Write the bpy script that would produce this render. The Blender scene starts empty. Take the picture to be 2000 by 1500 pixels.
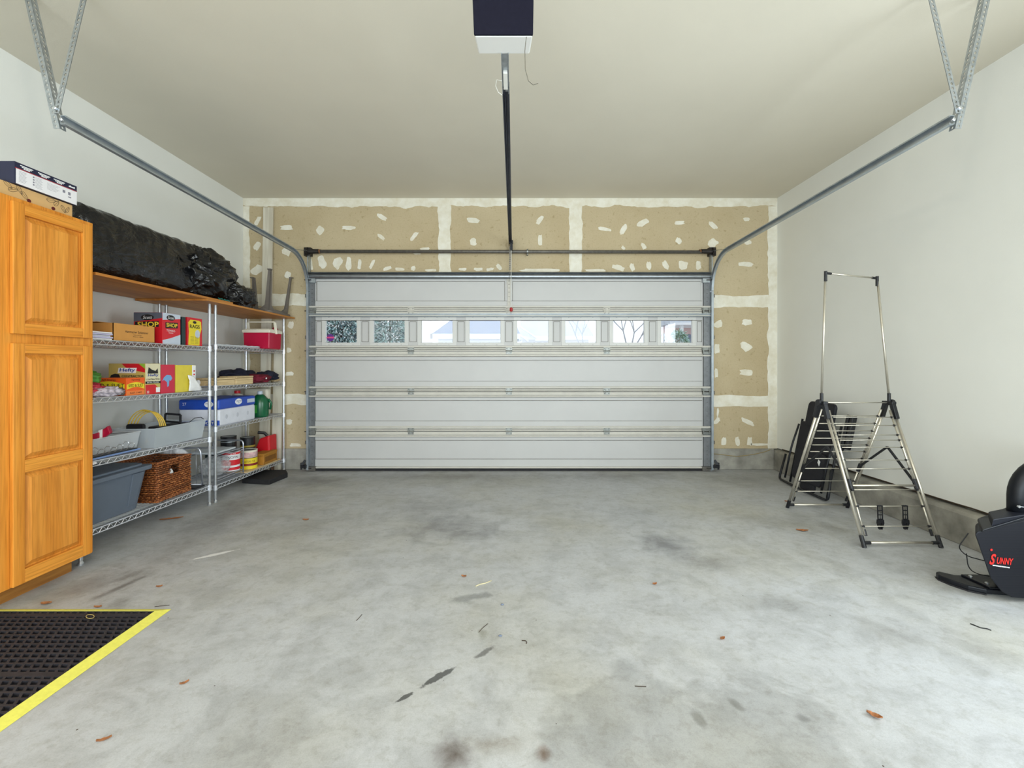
import bpy, math, random
from mathutils import Vector, Matrix, noise
R = math.radians
random.seed(7)
sc = bpy.context.scene
COL = sc.collection

# ---------------------------------------------------------------- camera
F, CX, HY, HC = 857.0, 1000.0, 712.0, 1.29      # focal length in px of a 2000 px wide frame, vanishing point, eye height
cd = bpy.data.cameras.new('camera'); cam = bpy.data.objects.new('camera', cd); COL.objects.link(cam)
cd.sensor_width = 36; cd.lens = 36*F/2000; cd.shift_y = -38/2000; cd.clip_start = .05; cd.clip_end = 300
cam.location = (0, 0, HC); cam.rotation_euler = (R(90), 0, 0)
sc.camera = cam
# ---------------------------------------------------------------- sky and lights
world = bpy.data.worlds.new('overcast_sky'); sc.world = world; world.use_nodes = True
bgn = world.node_tree.nodes['Background']
bgn.inputs['Color'].default_value = (.86, .93, 1, 1); bgn.inputs['Strength'].default_value = 1.15
def area(name, loc, rot, sx, sy, power, col):
    l = bpy.data.lights.new(name, 'AREA'); l.shape = 'RECTANGLE'; l.size = sx; l.size_y = sy; l.energy = power; l.color = col
    o = bpy.data.objects.new(name, l); o.location = loc; o.rotation_euler = rot; COL.objects.link(o); return o
area('rear_fill_light', (.3, -3.1, 1.45), (R(90), 0, 0), 5.6, 2.5, 262, (.81, .92, 1))            # added bluish fill for even light, set before the closed rear wall
area('side_fill_light', (3.2, 1.45, 1.35), (0, R(90), 0), 1.5, 1.3, 50, (.80, .91, 1))               # added fill to brighten the left shelves; the right wall has no window
area('ceiling_lamp', (0, .1, 3.30), (0, 0, 0), .9, .5, 20, (1, .92, .80))
bl = bpy.data.lights.new('bare_bulb', 'POINT'); bl.energy = 24; bl.shadow_soft_size = .05; bl.color = (1, .90, .74)
bo = bpy.data.objects.new('bare_bulb', bl); bo.location = (0, .2, 2.93); COL.objects.link(bo)
vs = sc.view_settings; vs.view_transform = 'Standard'; vs.look = 'None'; vs.gamma = 1; vs.use_curve_mapping = False
vs.exposure = 0.20

# ---------------------------------------------------------------- materials
def lin(c):
    return tuple((v/12.92 if v <= .04045 else ((v+.055)/1.055)**2.4) for v in [x/255 for x in c])
def newmat(name):
    m = bpy.data.materials.new(name); m.use_nodes = True
    nt = m.node_tree; return m, nt, nt.nodes['Principled BSDF']
def N(nt, t, **kw):
    n = nt.nodes.new(t)
    for k, v in kw.items():
        if k in n.inputs: n.inputs[k].default_value = v
        else: setattr(n, k, v)
    return n
def mix(nt, fac, a, b, mode='MIX'):
    n = nt.nodes.new('ShaderNodeMix'); n.data_type = 'RGBA'; n.blend_type = mode
    for idx, v in ((0, fac), (6, a), (7, b)):
        if isinstance(v, bpy.types.NodeSocket): nt.links.new(v, n.inputs[idx])
        elif idx == 0: n.inputs[0].default_value = v
        else: n.inputs[idx].default_value = tuple(v)+((1,) if len(v) == 3 else ())
    return n.outputs[2]
def coords(nt, scale=(1, 1, 1), rot=(0, 0, 0)):
    tc = nt.nodes.new('ShaderNodeTexCoord'); mp = nt.nodes.new('ShaderNodeMapping')
    mp.inputs['Scale'].default_value = scale; mp.inputs['Rotation'].default_value = rot
    nt.links.new(tc.outputs['Object'], mp.inputs['Vector']); return mp.outputs[0]
def noi(nt, vec, scale, detail=4, rough=.55, dist=0):
    n = N(nt, 'ShaderNodeTexNoise', Scale=scale, Detail=detail, Roughness=rough, Distortion=dist)
    nt.links.new(vec, n.inputs['Vector']); return n.outputs['Fac']
def ramp(nt, fac, stops):
    r = nt.nodes.new('ShaderNodeValToRGB'); e = r.color_ramp.elements
    while len(e) < len(stops): e.new(.5)
    for el, (p, c) in zip(e, stops):
        el.position = p; el.color = (tuple(c)+(1,)) if len(c) == 3 else c
    nt.links.new(fac, r.inputs[0]); return r.outputs[0]
def bump(nt, b, h, strength, dist=.01):
    bn = N(nt, 'ShaderNodeBump', Strength=strength, Distance=dist)
    nt.links.new(h, bn.inputs['Height']); nt.links.new(bn.outputs[0], b.inputs['Normal'])
_pm = {}
def pm(name, rgb, rough=.5, metal=0, var=.06, scale=14, bmp=0, spec=None, emit=0, alpha=1, trans=0):
    if name in _pm: return _pm[name]
    m, nt, b = newmat(name); c = lin(rgb)
    v = coords(nt); f = noi(nt, v, scale)
    col = ramp(nt, f, [(.3, tuple(x*(1-var) for x in c)), (.7, tuple(min(1, x*(1+var)) for x in c))])
    nt.links.new(col, b.inputs['Base Color'])
    b.inputs['Roughness'].default_value = rough; b.inputs['Metallic'].default_value = metal
    if spec is not None: b.inputs['Specular IOR Level'].default_value = spec
    if bmp: bump(nt, b, f, bmp)
    if emit: nt.links.new(col, b.inputs['Emission Color']); b.inputs['Emission Strength'].default_value = emit
    if alpha < 1: b.inputs['Alpha'].default_value = alpha
    if trans: b.inputs['Transmission Weight'].default_value = trans; b.inputs['IOR'].default_value = 1.1
    _pm[name] = m; return m
def wood(name, c1, c2, axis='Z', fine=26, rough=.42, stretch=.06, spec=.4):
    if name in _pm: return _pm[name]
    m, nt, b = newmat(name)
    s = {'Z': (1, 1, stretch), 'Y': (1, stretch, 1), 'X': (stretch, 1, 1)}[axis]
    v = coords(nt, s)
    n1 = noi(nt, v, fine*.35, 3, .6, 1.5); n2 = noi(nt, v, fine*4, 3, .7)
    a = ramp(nt, n1, [(.35, lin(c1)), (.62, lin(c2))])
    g = ramp(nt, n2, [(.38, (.62, .55, .48)), (.56, (1, 1, 1))])
    col = mix(nt, .55, a, g, 'MULTIPLY')
    nt.links.new(col, b.inputs['Base Color']); b.inputs['Roughness'].default_value = rough
    b.inputs['Specular IOR Level'].default_value = spec
    bump(nt, b, n2, .06); _pm[name] = m; return m

M_chrome = pm('zinc_plated_wire', (205, 208, 212), .28, .9, .1, 40)
M_galv = pm('galvanized_steel', (176, 182, 186), .38, .85, .18, 30)
M_track = pm('galvanized_track_steel', (178, 186, 192), .42, .75, .12, 12)
M_dkmetal = pm('dark_grey_steel', (112, 108, 102), .5, .6, .2, 30)
M_black = pm('black_plastic', (22, 23, 28), .45, 0, .15, 30)
M_rubber = pm('black_rubber', (30, 29, 32), .75, 0, .25, 40)
M_white = pm('white_plastic', (232, 230, 222), .45, 0, .03)
M_alu = pm('brushed_champagne_aluminium', (206, 200, 186), .3, .75, .06, 20)

# ---------------------------------------------------------------- mesh collector
class MB:
    def __init__(s): s.v = []; s.f = []; s.m = []
    def add(s, vs, fs, mi=0):
        b = len(s.v); s.v += [tuple(v) for v in vs]; s.f += [tuple(b+i for i in f) for f in fs]; s.m += [mi]*len(fs); return s
    def box(s, x0, x1, y0, y1, z0, z1, mi=0):
        return s.add([(x0,y0,z0),(x1,y0,z0),(x1,y1,z0),(x0,y1,z0),(x0,y0,z1),(x1,y0,z1),(x1,y1,z1),(x0,y1,z1)],
                     [(0,3,2,1),(4,5,6,7),(0,1,5,4),(1,2,6,5),(2,3,7,6),(3,0,4,7)], mi)
    def obox(s, c, u, v, w, mi=0):
        c, u, v, w = map(Vector, (c, u, v, w)); vs = []
        for sw in (-1, 1):
            for su, sv in ((-1,-1),(1,-1),(1,1),(-1,1)): vs.append(c+u*su+v*sv+w*sw)
        return s.add(vs, [(0,3,2,1),(4,5,6,7),(0,1,5,4),(1,2,6,5),(2,3,7,6),(3,0,4,7)], mi)
    def bar(s, p0, p1, w, t, up=(0,0,1), mi=0):
        p0, p1 = Vector(p0), Vector(p1); d = (p1-p0)/2; L = d.normalized(); a = L.cross(Vector(up)).normalized(); b = a.cross(L)
        return s.obox((p0+p1)/2, d, a*(w/2), b*(t/2), mi)
    def tube(s, pts, r, n=8, mi=0, cap=True, closed=False):
        pts = [Vector(p) for p in pts]; k = len(pts); rs = r if isinstance(r, (list, tuple)) else [r]*k
        t0 = (pts[1]-pts[0]).normalized(); up = Vector((0,0,1)) if abs(t0.z) < .9 else Vector((1,0,0))
        a = t0.cross(up).normalized(); vs = []
        for i in range(k):
            if closed: t = (pts[(i+1) % k]-pts[i-1]).normalized()
            else: t = (pts[min(i+1, k-1)]-pts[max(i-1, 0)]).normalized()
            a = (a-t*a.dot(t)).normalized(); b = t.cross(a)
            for j in range(n):
                an = 2*math.pi*j/n; vs.append(pts[i]+(a*math.cos(an)+b*math.sin(an))*rs[i])
        fs = []
        for i in range(k if closed else k-1):
            i2 = (i+1) % k
            for j in range(n):
                j2 = (j+1) % n; fs.append((i*n+j, i*n+j2, i2*n+j2, i2*n+j))
        if cap and not closed: fs += [tuple(range(n))[::-1], tuple((k-1)*n+j for j in range(n))]
        return s.add(vs, fs, mi)
    def prism(s, poly, f0, f1, mi=0):
        n = len(poly); vs = [f0(*p) for p in poly]+[f1(*p) for p in poly]
        fs = [tuple(range(n)), tuple(range(2*n-1, n-1, -1))]+[(i, n+i, n+(i+1) % n, (i+1) % n) for i in range(n)]
        return s.add(vs, fs, mi)
    def lathe(s, prof, c, n=24, mi=0, axis='Z'):
        vs = []; c = Vector(c)
        for r, h in prof:
            for j in range(n):
                a = 2*math.pi*j/n
                p = {'Z': (r*math.cos(a), r*math.sin(a), h), 'Y': (r*math.cos(a), h, r*math.sin(a)), 'X': (h, r*math.cos(a), r*math.sin(a))}[axis]
                vs.append(c+Vector(p))
        fs = []
        for i in range(len(prof)-1):
            for j in range(n): fs.append((i*n+j, i*n+(j+1) % n, (i+1)*n+(j+1) % n, (i+1)*n+j))
        fs += [tuple(range(n))[::-1], tuple((len(prof)-1)*n+j for j in range(n))]
        return s.add(vs, fs, mi)
    def build(s, name, mats, parent=None, bev=0, smooth=False, kind=None, seg=2):
        me = bpy.data.meshes.new(name); me.from_pydata(s.v, [], s.f); me.validate(); me.update()
        if not isinstance(mats, (list, tuple)): mats = [mats]
        for m in mats: me.materials.append(m)
        if len(mats) > 1 and len(me.polygons) == len(s.m):
            me.polygons.foreach_set('material_index', s.m)
        import bmesh
        bm = bmesh.new(); bm.from_mesh(me); bmesh.ops.recalc_face_normals(bm, faces=bm.faces); bm.to_mesh(me); bm.free()
        if smooth: me.polygons.foreach_set('use_smooth', [True]*len(me.polygons))
        o = bpy.data.objects.new(name, me); COL.objects.link(o); attach(o, parent)
        if bev:
            b = o.modifiers.new('bevel', 'BEVEL'); b.width = bev; b.segments = seg; b.limit_method = 'ANGLE'; b.angle_limit = R(40)
        if kind: o['kind'] = kind
        return o
def attach(o, parent):
    if parent is None: return
    o.parent = parent
    if parent.type == 'EMPTY': o.matrix_parent_inverse = Matrix.Translation(parent.location).inverted()
def tag(o, label, cat, group=None):
    o['label'] = label; o['category'] = cat
    if group: o['group'] = group
    return o
def thing(name, loc, label, cat, group=None):
    o = bpy.data.objects.new(name, None); o.location = loc; o.empty_display_size = .05; COL.objects.link(o)
    return tag(o, label, cat, group)
def B(*a): return MB().box(*a)
def T(*a, **k): return MB().tube(*a, **k)
def W(px, py, Y): return Vector(((px-CX)*Y/F, Y, HC-(py-HY)*Y/F))
def fl(px, py, z=0):
    Y = (HC-z)*F/(py-HY); return Vector(((px-CX)*Y/F, Y, z))
def arc(c, r, a0, a1, n, fn):
    return [fn(c[0]+r*math.cos(R(a0+(a1-a0)*i/n)), c[1]+r*math.sin(R(a0+(a1-a0)*i/n))) for i in range(n+1)]
_font = None
def text(s, h, loc, face, mat, parent, name='lettering', width=None, bold=.0, shear=0, rz=0, ext=.0006, align='CENTER', label=None):
    """Raised printing of real size on a flat face; face 'F' looks towards -Y, 'S' towards +X, 'L' towards -X."""
    cu = bpy.data.curves.new('lettering', 'FONT'); cu.body = s; cu.size = 1; cu.extrude = 0; cu.offset = bold
    cu.align_x = align; cu.align_y = 'CENTER'; cu.shear = shear; cu.resolution_u = 3
    t = bpy.data.objects.new('t', cu); COL.objects.link(t)
    dg = bpy.context.evaluated_depsgraph_get(); me = bpy.data.meshes.new_from_object(t.evaluated_get(dg))
    bpy.data.objects.remove(t)
    xs = [v.co.x for v in me.vertices]; ys = [v.co.y for v in me.vertices]
    hh = max(ys)-min(ys); k = h/hh; kx = k if width is None else width/(max(xs)-min(xs))
    rot = {'F': Matrix.Rotation(R(90), 4, 'X'), 'S': Matrix.Rotation(R(90), 4, 'Z')@Matrix.Rotation(R(90), 4, 'X'),
           'L': Matrix.Rotation(R(-90), 4, 'Z')@Matrix.Rotation(R(90), 4, 'X'), 'U': Matrix.Identity(4)}[face]
    mx = Matrix.Translation(Vector(loc))@rot@Matrix.Rotation(R(rz), 4, 'Z')@Matrix.Diagonal((kx, k, 1, 1))@Matrix.Translation((0 if align == 'CENTER' else 0, -(max(ys)+min(ys))/2, 0))
    me.transform(mx); me.materials.clear(); me.materials.append(mat)
    o = bpy.data.objects.new(name, me); COL.objects.link(o); attach(o, parent)
    if label: o['label'] = label
    return o
def rrect(x0, x1, y0, y1, r, n=4):
    p = []
    for cx, cy, a in ((x1-r, y0+r, -90), (x1-r, y1-r, 0), (x0+r, y1-r, 90), (x0+r, y0+r, 180)):
        for i in range(n+1):
            t = R(a+90*i/n); p.append((cx+r*math.cos(t), cy+r*math.sin(t)))
    return p
def blob(c, rad, seed, amp=.15, freq=2.2, ridged=.0, sub=4, flat=None, rot=0):
    import bmesh
    bm = bmesh.new(); bmesh.ops.create_icosphere(bm, subdivisions=sub, radius=1)
    s = Vector((seed*3.1, seed*1.7, seed*5.3)); cz = Matrix.Rotation(R(rot), 3, 'Z')
    vs = []
    for v in bm.verts:
        d = v.co.normalized(); n = noise.fractal(d*freq+s, 1, 2, 3)
        k = 1+amp*n
        if ridged:
            q = abs(noise.noise(d*freq*1.3+s*2)); q2 = abs(noise.noise(d*freq*2.9-s)); k += ridged*(.5-2.2*q) + ridged*.6*(.4-2*q2)
        p = Vector((d.x*rad[0], d.y*rad[1], d.z*rad[2]))*k; p = cz@p
        if flat is not None and p.z < flat-c[2]: p.z = flat-c[2]+.15*0
        vs.append(p+Vector(c))
    fs = [tuple(v.index for v in f.verts) for f in bm.faces]; bm.free()
    return MB().add(vs, fs)
# ================================================================ the room
XL, XR, YB, YR, ZC = -3.308, 3.264, 5.40, -3.2, 3.338
def wall_mat(name, rgb, extra=None):
    m, nt, b = newmat(name); c = lin(rgb); v = coords(nt)
    f = noi(nt, v, 1.3, 3); f2 = noi(nt, v, 140, 3)
    col = ramp(nt, f, [(.3, tuple(x*.97 for x in c)), (.7, tuple(min(1, x*1.02) for x in c))])
    nt.links.new(col, b.inputs['Base Color']); b.inputs['Roughness'].default_value = .75; b.inputs['Specular IOR Level'].default_value = .25
    bump(nt, b, f2, .12, .004); return m
M_wall = wall_mat('cream_wall_paint', (236, 236, 230))
M_ceil = wall_mat('cream_ceiling_paint', (221, 214, 197))
def mat_floor():
    m, nt, b = newmat('worn_concrete'); L = nt.links
    v = coords(nt)
    n1 = noi(nt, v, 1.1, 6, .6); n2 = noi(nt, v, 5, 8, .65, .6); n3 = noi(nt, v, 60, 4, .7)
    col = ramp(nt, n1, [(.3, lin((181, 182, 182))), (.5, lin((186, 188, 190))), (.7, lin((191, 193, 196)))])
    d = ramp(nt, n2, [(.38, lin((188, 187, 184))), (.55, (1, 1, 1))]); col = mix(nt, .30, col, d, 'MULTIPLY')
    g = ramp(nt, n3, [(.35, (.86, .86, .86)), (.6, (1, 1, 1))]); col = mix(nt, .5, col, g, 'MULTIPLY')
    n6 = noi(nt, v, 17, 6, .75, .3); g2 = ramp(nt, n6, [(.36, lin((206, 200, 188))), (.5, (1, 1, 1))]); col = mix(nt, .32, col, g2, 'MULTIPLY')
    n7 = noi(nt, v, 210, 2, .6); g3 = ramp(nt, n7, [(.3, (.8, .8, .8)), (.5, (1, 1, 1)), (.75, (1.08, 1.08, 1.08))]); col = mix(nt, .5, col, g3, 'MULTIPLY')
    n8 = noi(nt, v, .8, 4, .6); g4 = ramp(nt, n8, [(.45, (1, 1, 1)), (.7, lin((246, 242, 228)))]); col = mix(nt, 1, col, g4, 'MULTIPLY')
    vstr = coords(nt, (1, 2.6, 1), (0, 0, R(-32))); n5 = noi(nt, vstr, 3.2, 7, .68, .8)
    d2 = ramp(nt, n5, [(.4, lin((190, 188, 180))), (.53, (1, 1, 1))]); col = mix(nt, .13, col, d2, 'MULTIPLY')
    # older grime near the shelves, where the slab is browner
    tc = nt.nodes.new('ShaderNodeTexCoord')
    stains = [  # X, Y, rx, ry, turn, colour, strength, noise scale, soft
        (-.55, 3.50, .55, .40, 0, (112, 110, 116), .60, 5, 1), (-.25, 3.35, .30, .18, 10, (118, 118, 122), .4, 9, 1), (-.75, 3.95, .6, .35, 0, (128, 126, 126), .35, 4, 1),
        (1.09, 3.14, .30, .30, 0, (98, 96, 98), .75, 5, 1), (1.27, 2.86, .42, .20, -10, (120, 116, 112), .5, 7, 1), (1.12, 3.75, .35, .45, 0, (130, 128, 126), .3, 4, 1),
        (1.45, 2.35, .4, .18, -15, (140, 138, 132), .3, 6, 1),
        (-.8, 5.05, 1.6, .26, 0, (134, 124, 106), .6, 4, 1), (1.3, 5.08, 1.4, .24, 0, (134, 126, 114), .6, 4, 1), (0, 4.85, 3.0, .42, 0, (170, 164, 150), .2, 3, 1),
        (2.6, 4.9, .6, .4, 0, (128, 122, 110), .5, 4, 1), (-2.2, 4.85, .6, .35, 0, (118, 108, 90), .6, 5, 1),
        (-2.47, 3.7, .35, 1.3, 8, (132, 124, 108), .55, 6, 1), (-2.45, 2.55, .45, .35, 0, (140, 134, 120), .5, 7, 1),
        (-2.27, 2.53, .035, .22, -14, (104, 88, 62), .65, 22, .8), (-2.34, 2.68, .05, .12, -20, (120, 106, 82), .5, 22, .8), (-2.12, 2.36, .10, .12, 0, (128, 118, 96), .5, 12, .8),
        (-.19, 1.45, .10, .11, 0, (100, 62, 26), 1, 9, 1), (.105, 1.455, .035, .045, 0, (140, 90, 36), .9, 12, 1), (-.07, 1.49, .20, .06, 5, (158, 140, 112), .6, 10, 1),
        (-.305, 1.812, .088, .019, 43, (70, 70, 70), 1, 30, .25), (-.414, 1.703, .045, .012, 41, (72, 72, 70), 1, 34, .25), (-.125, 1.965, .07, .018, 45, (128, 126, 124), .9, 30, .5),
        (-.23, 2.43, .18, .05, 20, (158, 160, 160), .7, 12, .6), (-.14, 2.1, .03, .06, 0, (172, 170, 150), .7, 12, .8),
        (.60, 1.26, .64, .60, 0, (170, 170, 166), .38, 2, .12), (-.9, 1.55, .3, .5, 20, (172, 170, 166), .35, 4, 1),
        (.68, 1.60, .03, .06, 10, (150, 146, 134), .6, 14, .6), (.85, 1.66, .025, .05, 20, (150, 146, 134), .6, 14, .6), (1.06, 1.60, .04, .03, -20, (150, 148, 146), .6, 14, .6),
        (2.2, 3.55, .5, .3, 0, (158, 154, 146), .35, 5, 1), (1.9, 2.1, .5, .2, -15, (170, 166, 158), .35, 5, 1),
        (-2.017, 2.98, .15, .022, 38, (226, 226, 224), 1, 18, .3),
        (-1.6, 3.5, .6, .6, 0, (150, 150, 150), .3, 4, 1), (-1.9, 1.75, .25, .3, 0, (150, 144, 130), .3, 7, 1)]
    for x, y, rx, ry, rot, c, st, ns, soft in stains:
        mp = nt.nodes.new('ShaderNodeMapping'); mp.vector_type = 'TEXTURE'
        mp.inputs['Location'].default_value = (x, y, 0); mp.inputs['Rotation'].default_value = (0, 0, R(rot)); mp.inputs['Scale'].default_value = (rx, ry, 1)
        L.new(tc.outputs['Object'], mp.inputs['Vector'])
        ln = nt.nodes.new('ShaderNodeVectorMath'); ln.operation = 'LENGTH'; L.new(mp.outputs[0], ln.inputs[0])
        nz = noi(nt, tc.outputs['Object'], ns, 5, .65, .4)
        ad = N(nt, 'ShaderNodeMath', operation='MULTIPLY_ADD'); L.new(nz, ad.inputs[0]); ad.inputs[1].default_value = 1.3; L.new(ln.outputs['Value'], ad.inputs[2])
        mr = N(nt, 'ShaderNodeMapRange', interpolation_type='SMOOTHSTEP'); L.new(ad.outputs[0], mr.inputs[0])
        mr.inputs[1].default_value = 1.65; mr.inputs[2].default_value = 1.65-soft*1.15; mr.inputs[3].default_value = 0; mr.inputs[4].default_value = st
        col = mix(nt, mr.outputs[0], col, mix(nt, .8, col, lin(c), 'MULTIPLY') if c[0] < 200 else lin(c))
    # fine dark specks
    vo = N(nt, 'ShaderNodeTexVoronoi', Scale=7.0); L.new(tc.outputs['Object'], vo.inputs['Vector'])
    sp = N(nt, 'ShaderNodeMath', operation='LESS_THAN'); L.new(vo.outputs['Distance'], sp.inputs[0]); sp.inputs[1].default_value = .022
    col = mix(nt, sp.outputs[0], col, lin((70, 60, 48)))
    L.new(col, b.inputs['Base Color']); rr = ramp(nt, n2, [(.3, (.42,)*3), (.7, (.62,)*3)]); L.new(rr, b.inputs['Roughness'])
    b.inputs['Specular IOR Level'].default_value = .35
    bump(nt, b, n3, .05, .003); return m
M_floor = mat_floor()
M_curb = pm('stained_concrete_curb', (150, 147, 138), .85, 0, .35, 6, .15)
B(XL-.1, XR+.1, YR, YB+.12, -.12, 0).build('floor', M_floor, kind='structure')
B(XL-.1, XR+.1, YR, YB+.12, ZC, ZC+.1).build('ceiling', M_ceil, kind='structure')
B(XL-.1, XL, YR, YB+.12, 0, ZC).build('wall_left', M_wall, kind='structure')
B(XR, XR+.1, YR, YB+.12, .262, ZC).build('wall_right', M_wall, kind='structure')
B(XL-.1, XR+.1, YR-.1, YR, -.12, ZC+.1).build('wall_rear', M_wall, kind='structure')
# concrete stem wall under the right and far walls
cb = MB()
prof = [(XR+.1, 0), (XR-.055, 0), (XR-.05, .215), (XR-.035, .24), (XR+.1, .262)]
cb.prism(prof, lambda x, z: (x, YR, z), lambda x, z: (x, YB+.1, z))
cb.build('trim_1', M_curb, kind='structure', bev=.006)
DL, DR, DT = -2.49, 2.435, 2.385          # rough opening of the garage door
B(DR, XR-.05, 5.375, YB+.12, 0, .258).build('trim_2', M_curb, kind='structure', bev=.01)
B(XL, DL, 5.375, YB+.12, 0, .258).build('trim_3', M_curb, kind='structure', bev=.01)
# drywall gap line along the right wall
gp = MB(); pts = []
for i in range(74):
    y = 5.3-i*.115; pts.append((XR+.002, y, .266+.006*noise.noise(Vector((y*4, 1, 1)))))
gp.tube(pts, .006, 5).build('baseboard_right', pm('dark_gap_filler', (60, 46, 34), .9), kind='structure')

# far wall: raw drywall with joint compound on it
def mat_drywall():
    m, nt, b = newmat('raw_drywall'); v = coords(nt)
    f = noi(nt, v, 1.2, 5, .6); g = noi(nt, v, 22, 4, .6); h = noi(nt, v, 60, 2)
    col = ramp(nt, f, [(.3, lin((186, 168, 134))), (.7, lin((200, 184, 152)))])
    col = mix(nt, .8, col, ramp(nt, g, [(.28, (.72, .68, .6)), (.40, (1, 1, 1))]), 'MULTIPLY')
    col = mix(nt, .4, col, ramp(nt, h, [(.3, (.8, .78, .75)), (.5, (1, 1, 1))]), 'MULTIPLY')
    nt.links.new(col, b.inputs['Base Color']); b.inputs['Roughness'].default_value = .9; b.inputs['Specular IOR Level'].default_value = .1; return m
def mat_mud():
    m, nt, b = newmat('joint_compound'); v = coords(nt); f = noi(nt, v, 9, 5, .65)
    col = ramp(nt, f, [(.3, lin((222, 214, 192))), (.65, lin((238, 234, 220)))])
    nt.links.new(col, b.inputs['Base Color']); b.inputs['Roughness'].default_value = .85; b.inputs['Specular IOR Level'].default_value = .15
    bump(nt, b, f, .1); return m
wb = MB()
wb.box(XL, DL, YB, YB+.12, .258, ZC).box(DR, XR, YB, YB+.12, .258, ZC).box(DL, DR, YB, YB+.12, DT, ZC)
wx = lambda px: (px-1000)*5.4/F
wz = lambda py: HC-(py-712)*5.4/F
def patch(poly, th=.0016):
    wb.prism(poly, lambda x, z: (x, YB-th, z), lambda x, z: (x, YB+.004, z), 1)
def wob(a, b, amp, seed, n=None):
    a, b = Vector(a), Vector(b); L = (b-a).length; n = n or max(3, int(L/.035)); d = (b-a).normalized(); nn = Vector((-d.y, d.x)); o = []
    for i in range(n+1):
        p = a+(b-a)*i/n; o.append(p+nn*amp*(noise.noise(Vector((p.x*5+seed, p.y*5, seed)))+.5*noise.noise(Vector((p.x*17, p.y*17+seed, seed))))*1.3)
    return o
def band(x0, x1, y0, y1, seed, sides='lrtb', amp=2.6):
    """Strip of joint compound, its limits in photo pixels on the wall plane, with ragged edges on the sides named."""
    X0, X1, Z1, Z0 = wx(x0), wx(x1), wz(y0), wz(y1); am = amp*.0063; q = []
    for s, a, b_ in (('b', (X0, Z0), (X1, Z0)), ('r', (X1, Z0), (X1, Z1)), ('t', (X1, Z1), (X0, Z1)), ('l', (X0, Z1), (X0, Z0))):
        q += [tuple(p) for p in (wob(a, b_, am if s in sides else 0, seed+ord(s)))][:-1]
    patch(q, .0014+seed*.00004)
band(475.2, 1518, 387, 403.5, 1, 'b', 4.2)
band(475.2, 487.5, 403, 868, 2, 'r'); band(1500, 1518, 403, 876, 3, 'l')
band(856, 881, 402, 535, 4, 'lr', 3); band(1112, 1137, 402, 535, 5, 'lr', 3)
band(1385, 1501, 578, 600, 6, 'tb', 2); band(1385, 1501, 772, 794, 7, 'tb', 2)
band(486, 600, 574, 597, 8, 'tb', 2.5); band(486, 600, 769, 791, 9, 'tb', 2.5)
blobs = [(503,432,22,9,62),(560,445,25,10,0),(625,450,18,15,60),(681,445,26,8,0),(746,424,22,8,-30),(744,463,18,7,-40),(809,461,21,8,50),(923,430,25,11,-3),
 (924,473,15,13,-70),(502,480,20,13,50),(559,491,19,15,-40),(502,527,24,17,45),(563,537,14,12,60),(606,516,24,8,-80),(629,512,24,15,-70),(659,514,23,16,65),
 (681,514,27,11,88),(702,516,21,7,85),(726.5,516,20,7,65),(757,524,17,7,20),(781,526,19,6,-5),(807,524,10,8,90),(841,528,24,5,0),(904.5,526,16,6,3),(934,526,17,7,0),
 (957,526,15,6,10),(975,522,15,9,-50),(1054,430,19,9,55),(1055,470,23,9,88),(1180,447,26,7,-12),(1218,448,25,11,62),(1256,435,25,11,28),(1327,435,20,7,3),
 (1393,440,20,10,-42),(1325,470,13,11,-45),(1458,428.5,14,7,0),(1392,475,20,16,40),(1257,481,14,8,-60),(1217,484,9,6,-50),(1208,523,24,10,-15),(1235,522,15,10,-70),
 (1267,518.6,16,9,-88),(1300,518,18,11,-60),(1334,519,19,18,0),(1364,519,18,10,88),(1457,516,27,10,0),(1460,473,15,10,15),(1055,528,75,7,0),(1163,528,46,5,0),
 (1403,633,19,13,20),(1459,629.5,20,12,0),(1457,677,23,17,-30),(1400.6,680.6,20,10,88),(1458,727,26,13,0),(1399,728,20,7,88),(1460,824,27,9,-28),(1400,822,14,9,50),
 (1402,806,18,4,85),(1414,862,18,9,85),(1440,862,18,9,-85),(1464,862,17,10,85),(1484,868,34,5,0),(568,635,15,12,60),(564,684,10,10,0),(566,730,17,8,0),(564.5,824,13,10,0),
 (577,869,22,7,0),(830,486,20,5,5),(815,495,16,4,0),(1180,494,18,3,0),(700,493,22,3,0)]
for k, (px, py, w, h, an) in enumerate(blobs):
    n = 14; q = []; ca, sa = math.cos(R(an)), math.sin(R(an)); s = .0063
    for i in range(n):
        t = 2*math.pi*i/n; e = 2.9
        u = math.copysign(abs(math.cos(t))**(2/e), math.cos(t))*w/2; v_ = math.copysign(abs(math.sin(t))**(2/e), math.sin(t))*h/2
        j = 1+random.uniform(-.22, .16); u *= j; v_ *= j
        q.append((wx(px)+(u*ca-v_*sa)*s, wz(py)+(u*sa+v_*ca)*s))
    patch(q, .0012)
wb.build('wall_back', [mat_drywall(), mat_mud()], kind='structure')
# white timber casing around the opening
tr = MB(); M_case = pm('white_painted_timber', (226, 222, 208), .6)
tr.box(DL-.0, DL+.012, 5.375, 5.50, 0, DT).box(DR-.012, DR, 5.375, 5.50, 0, DT).box(DL, DR, 5.375, 5.50, DT-.03, DT).build('trim_4', M_case, kind='structure')

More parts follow.
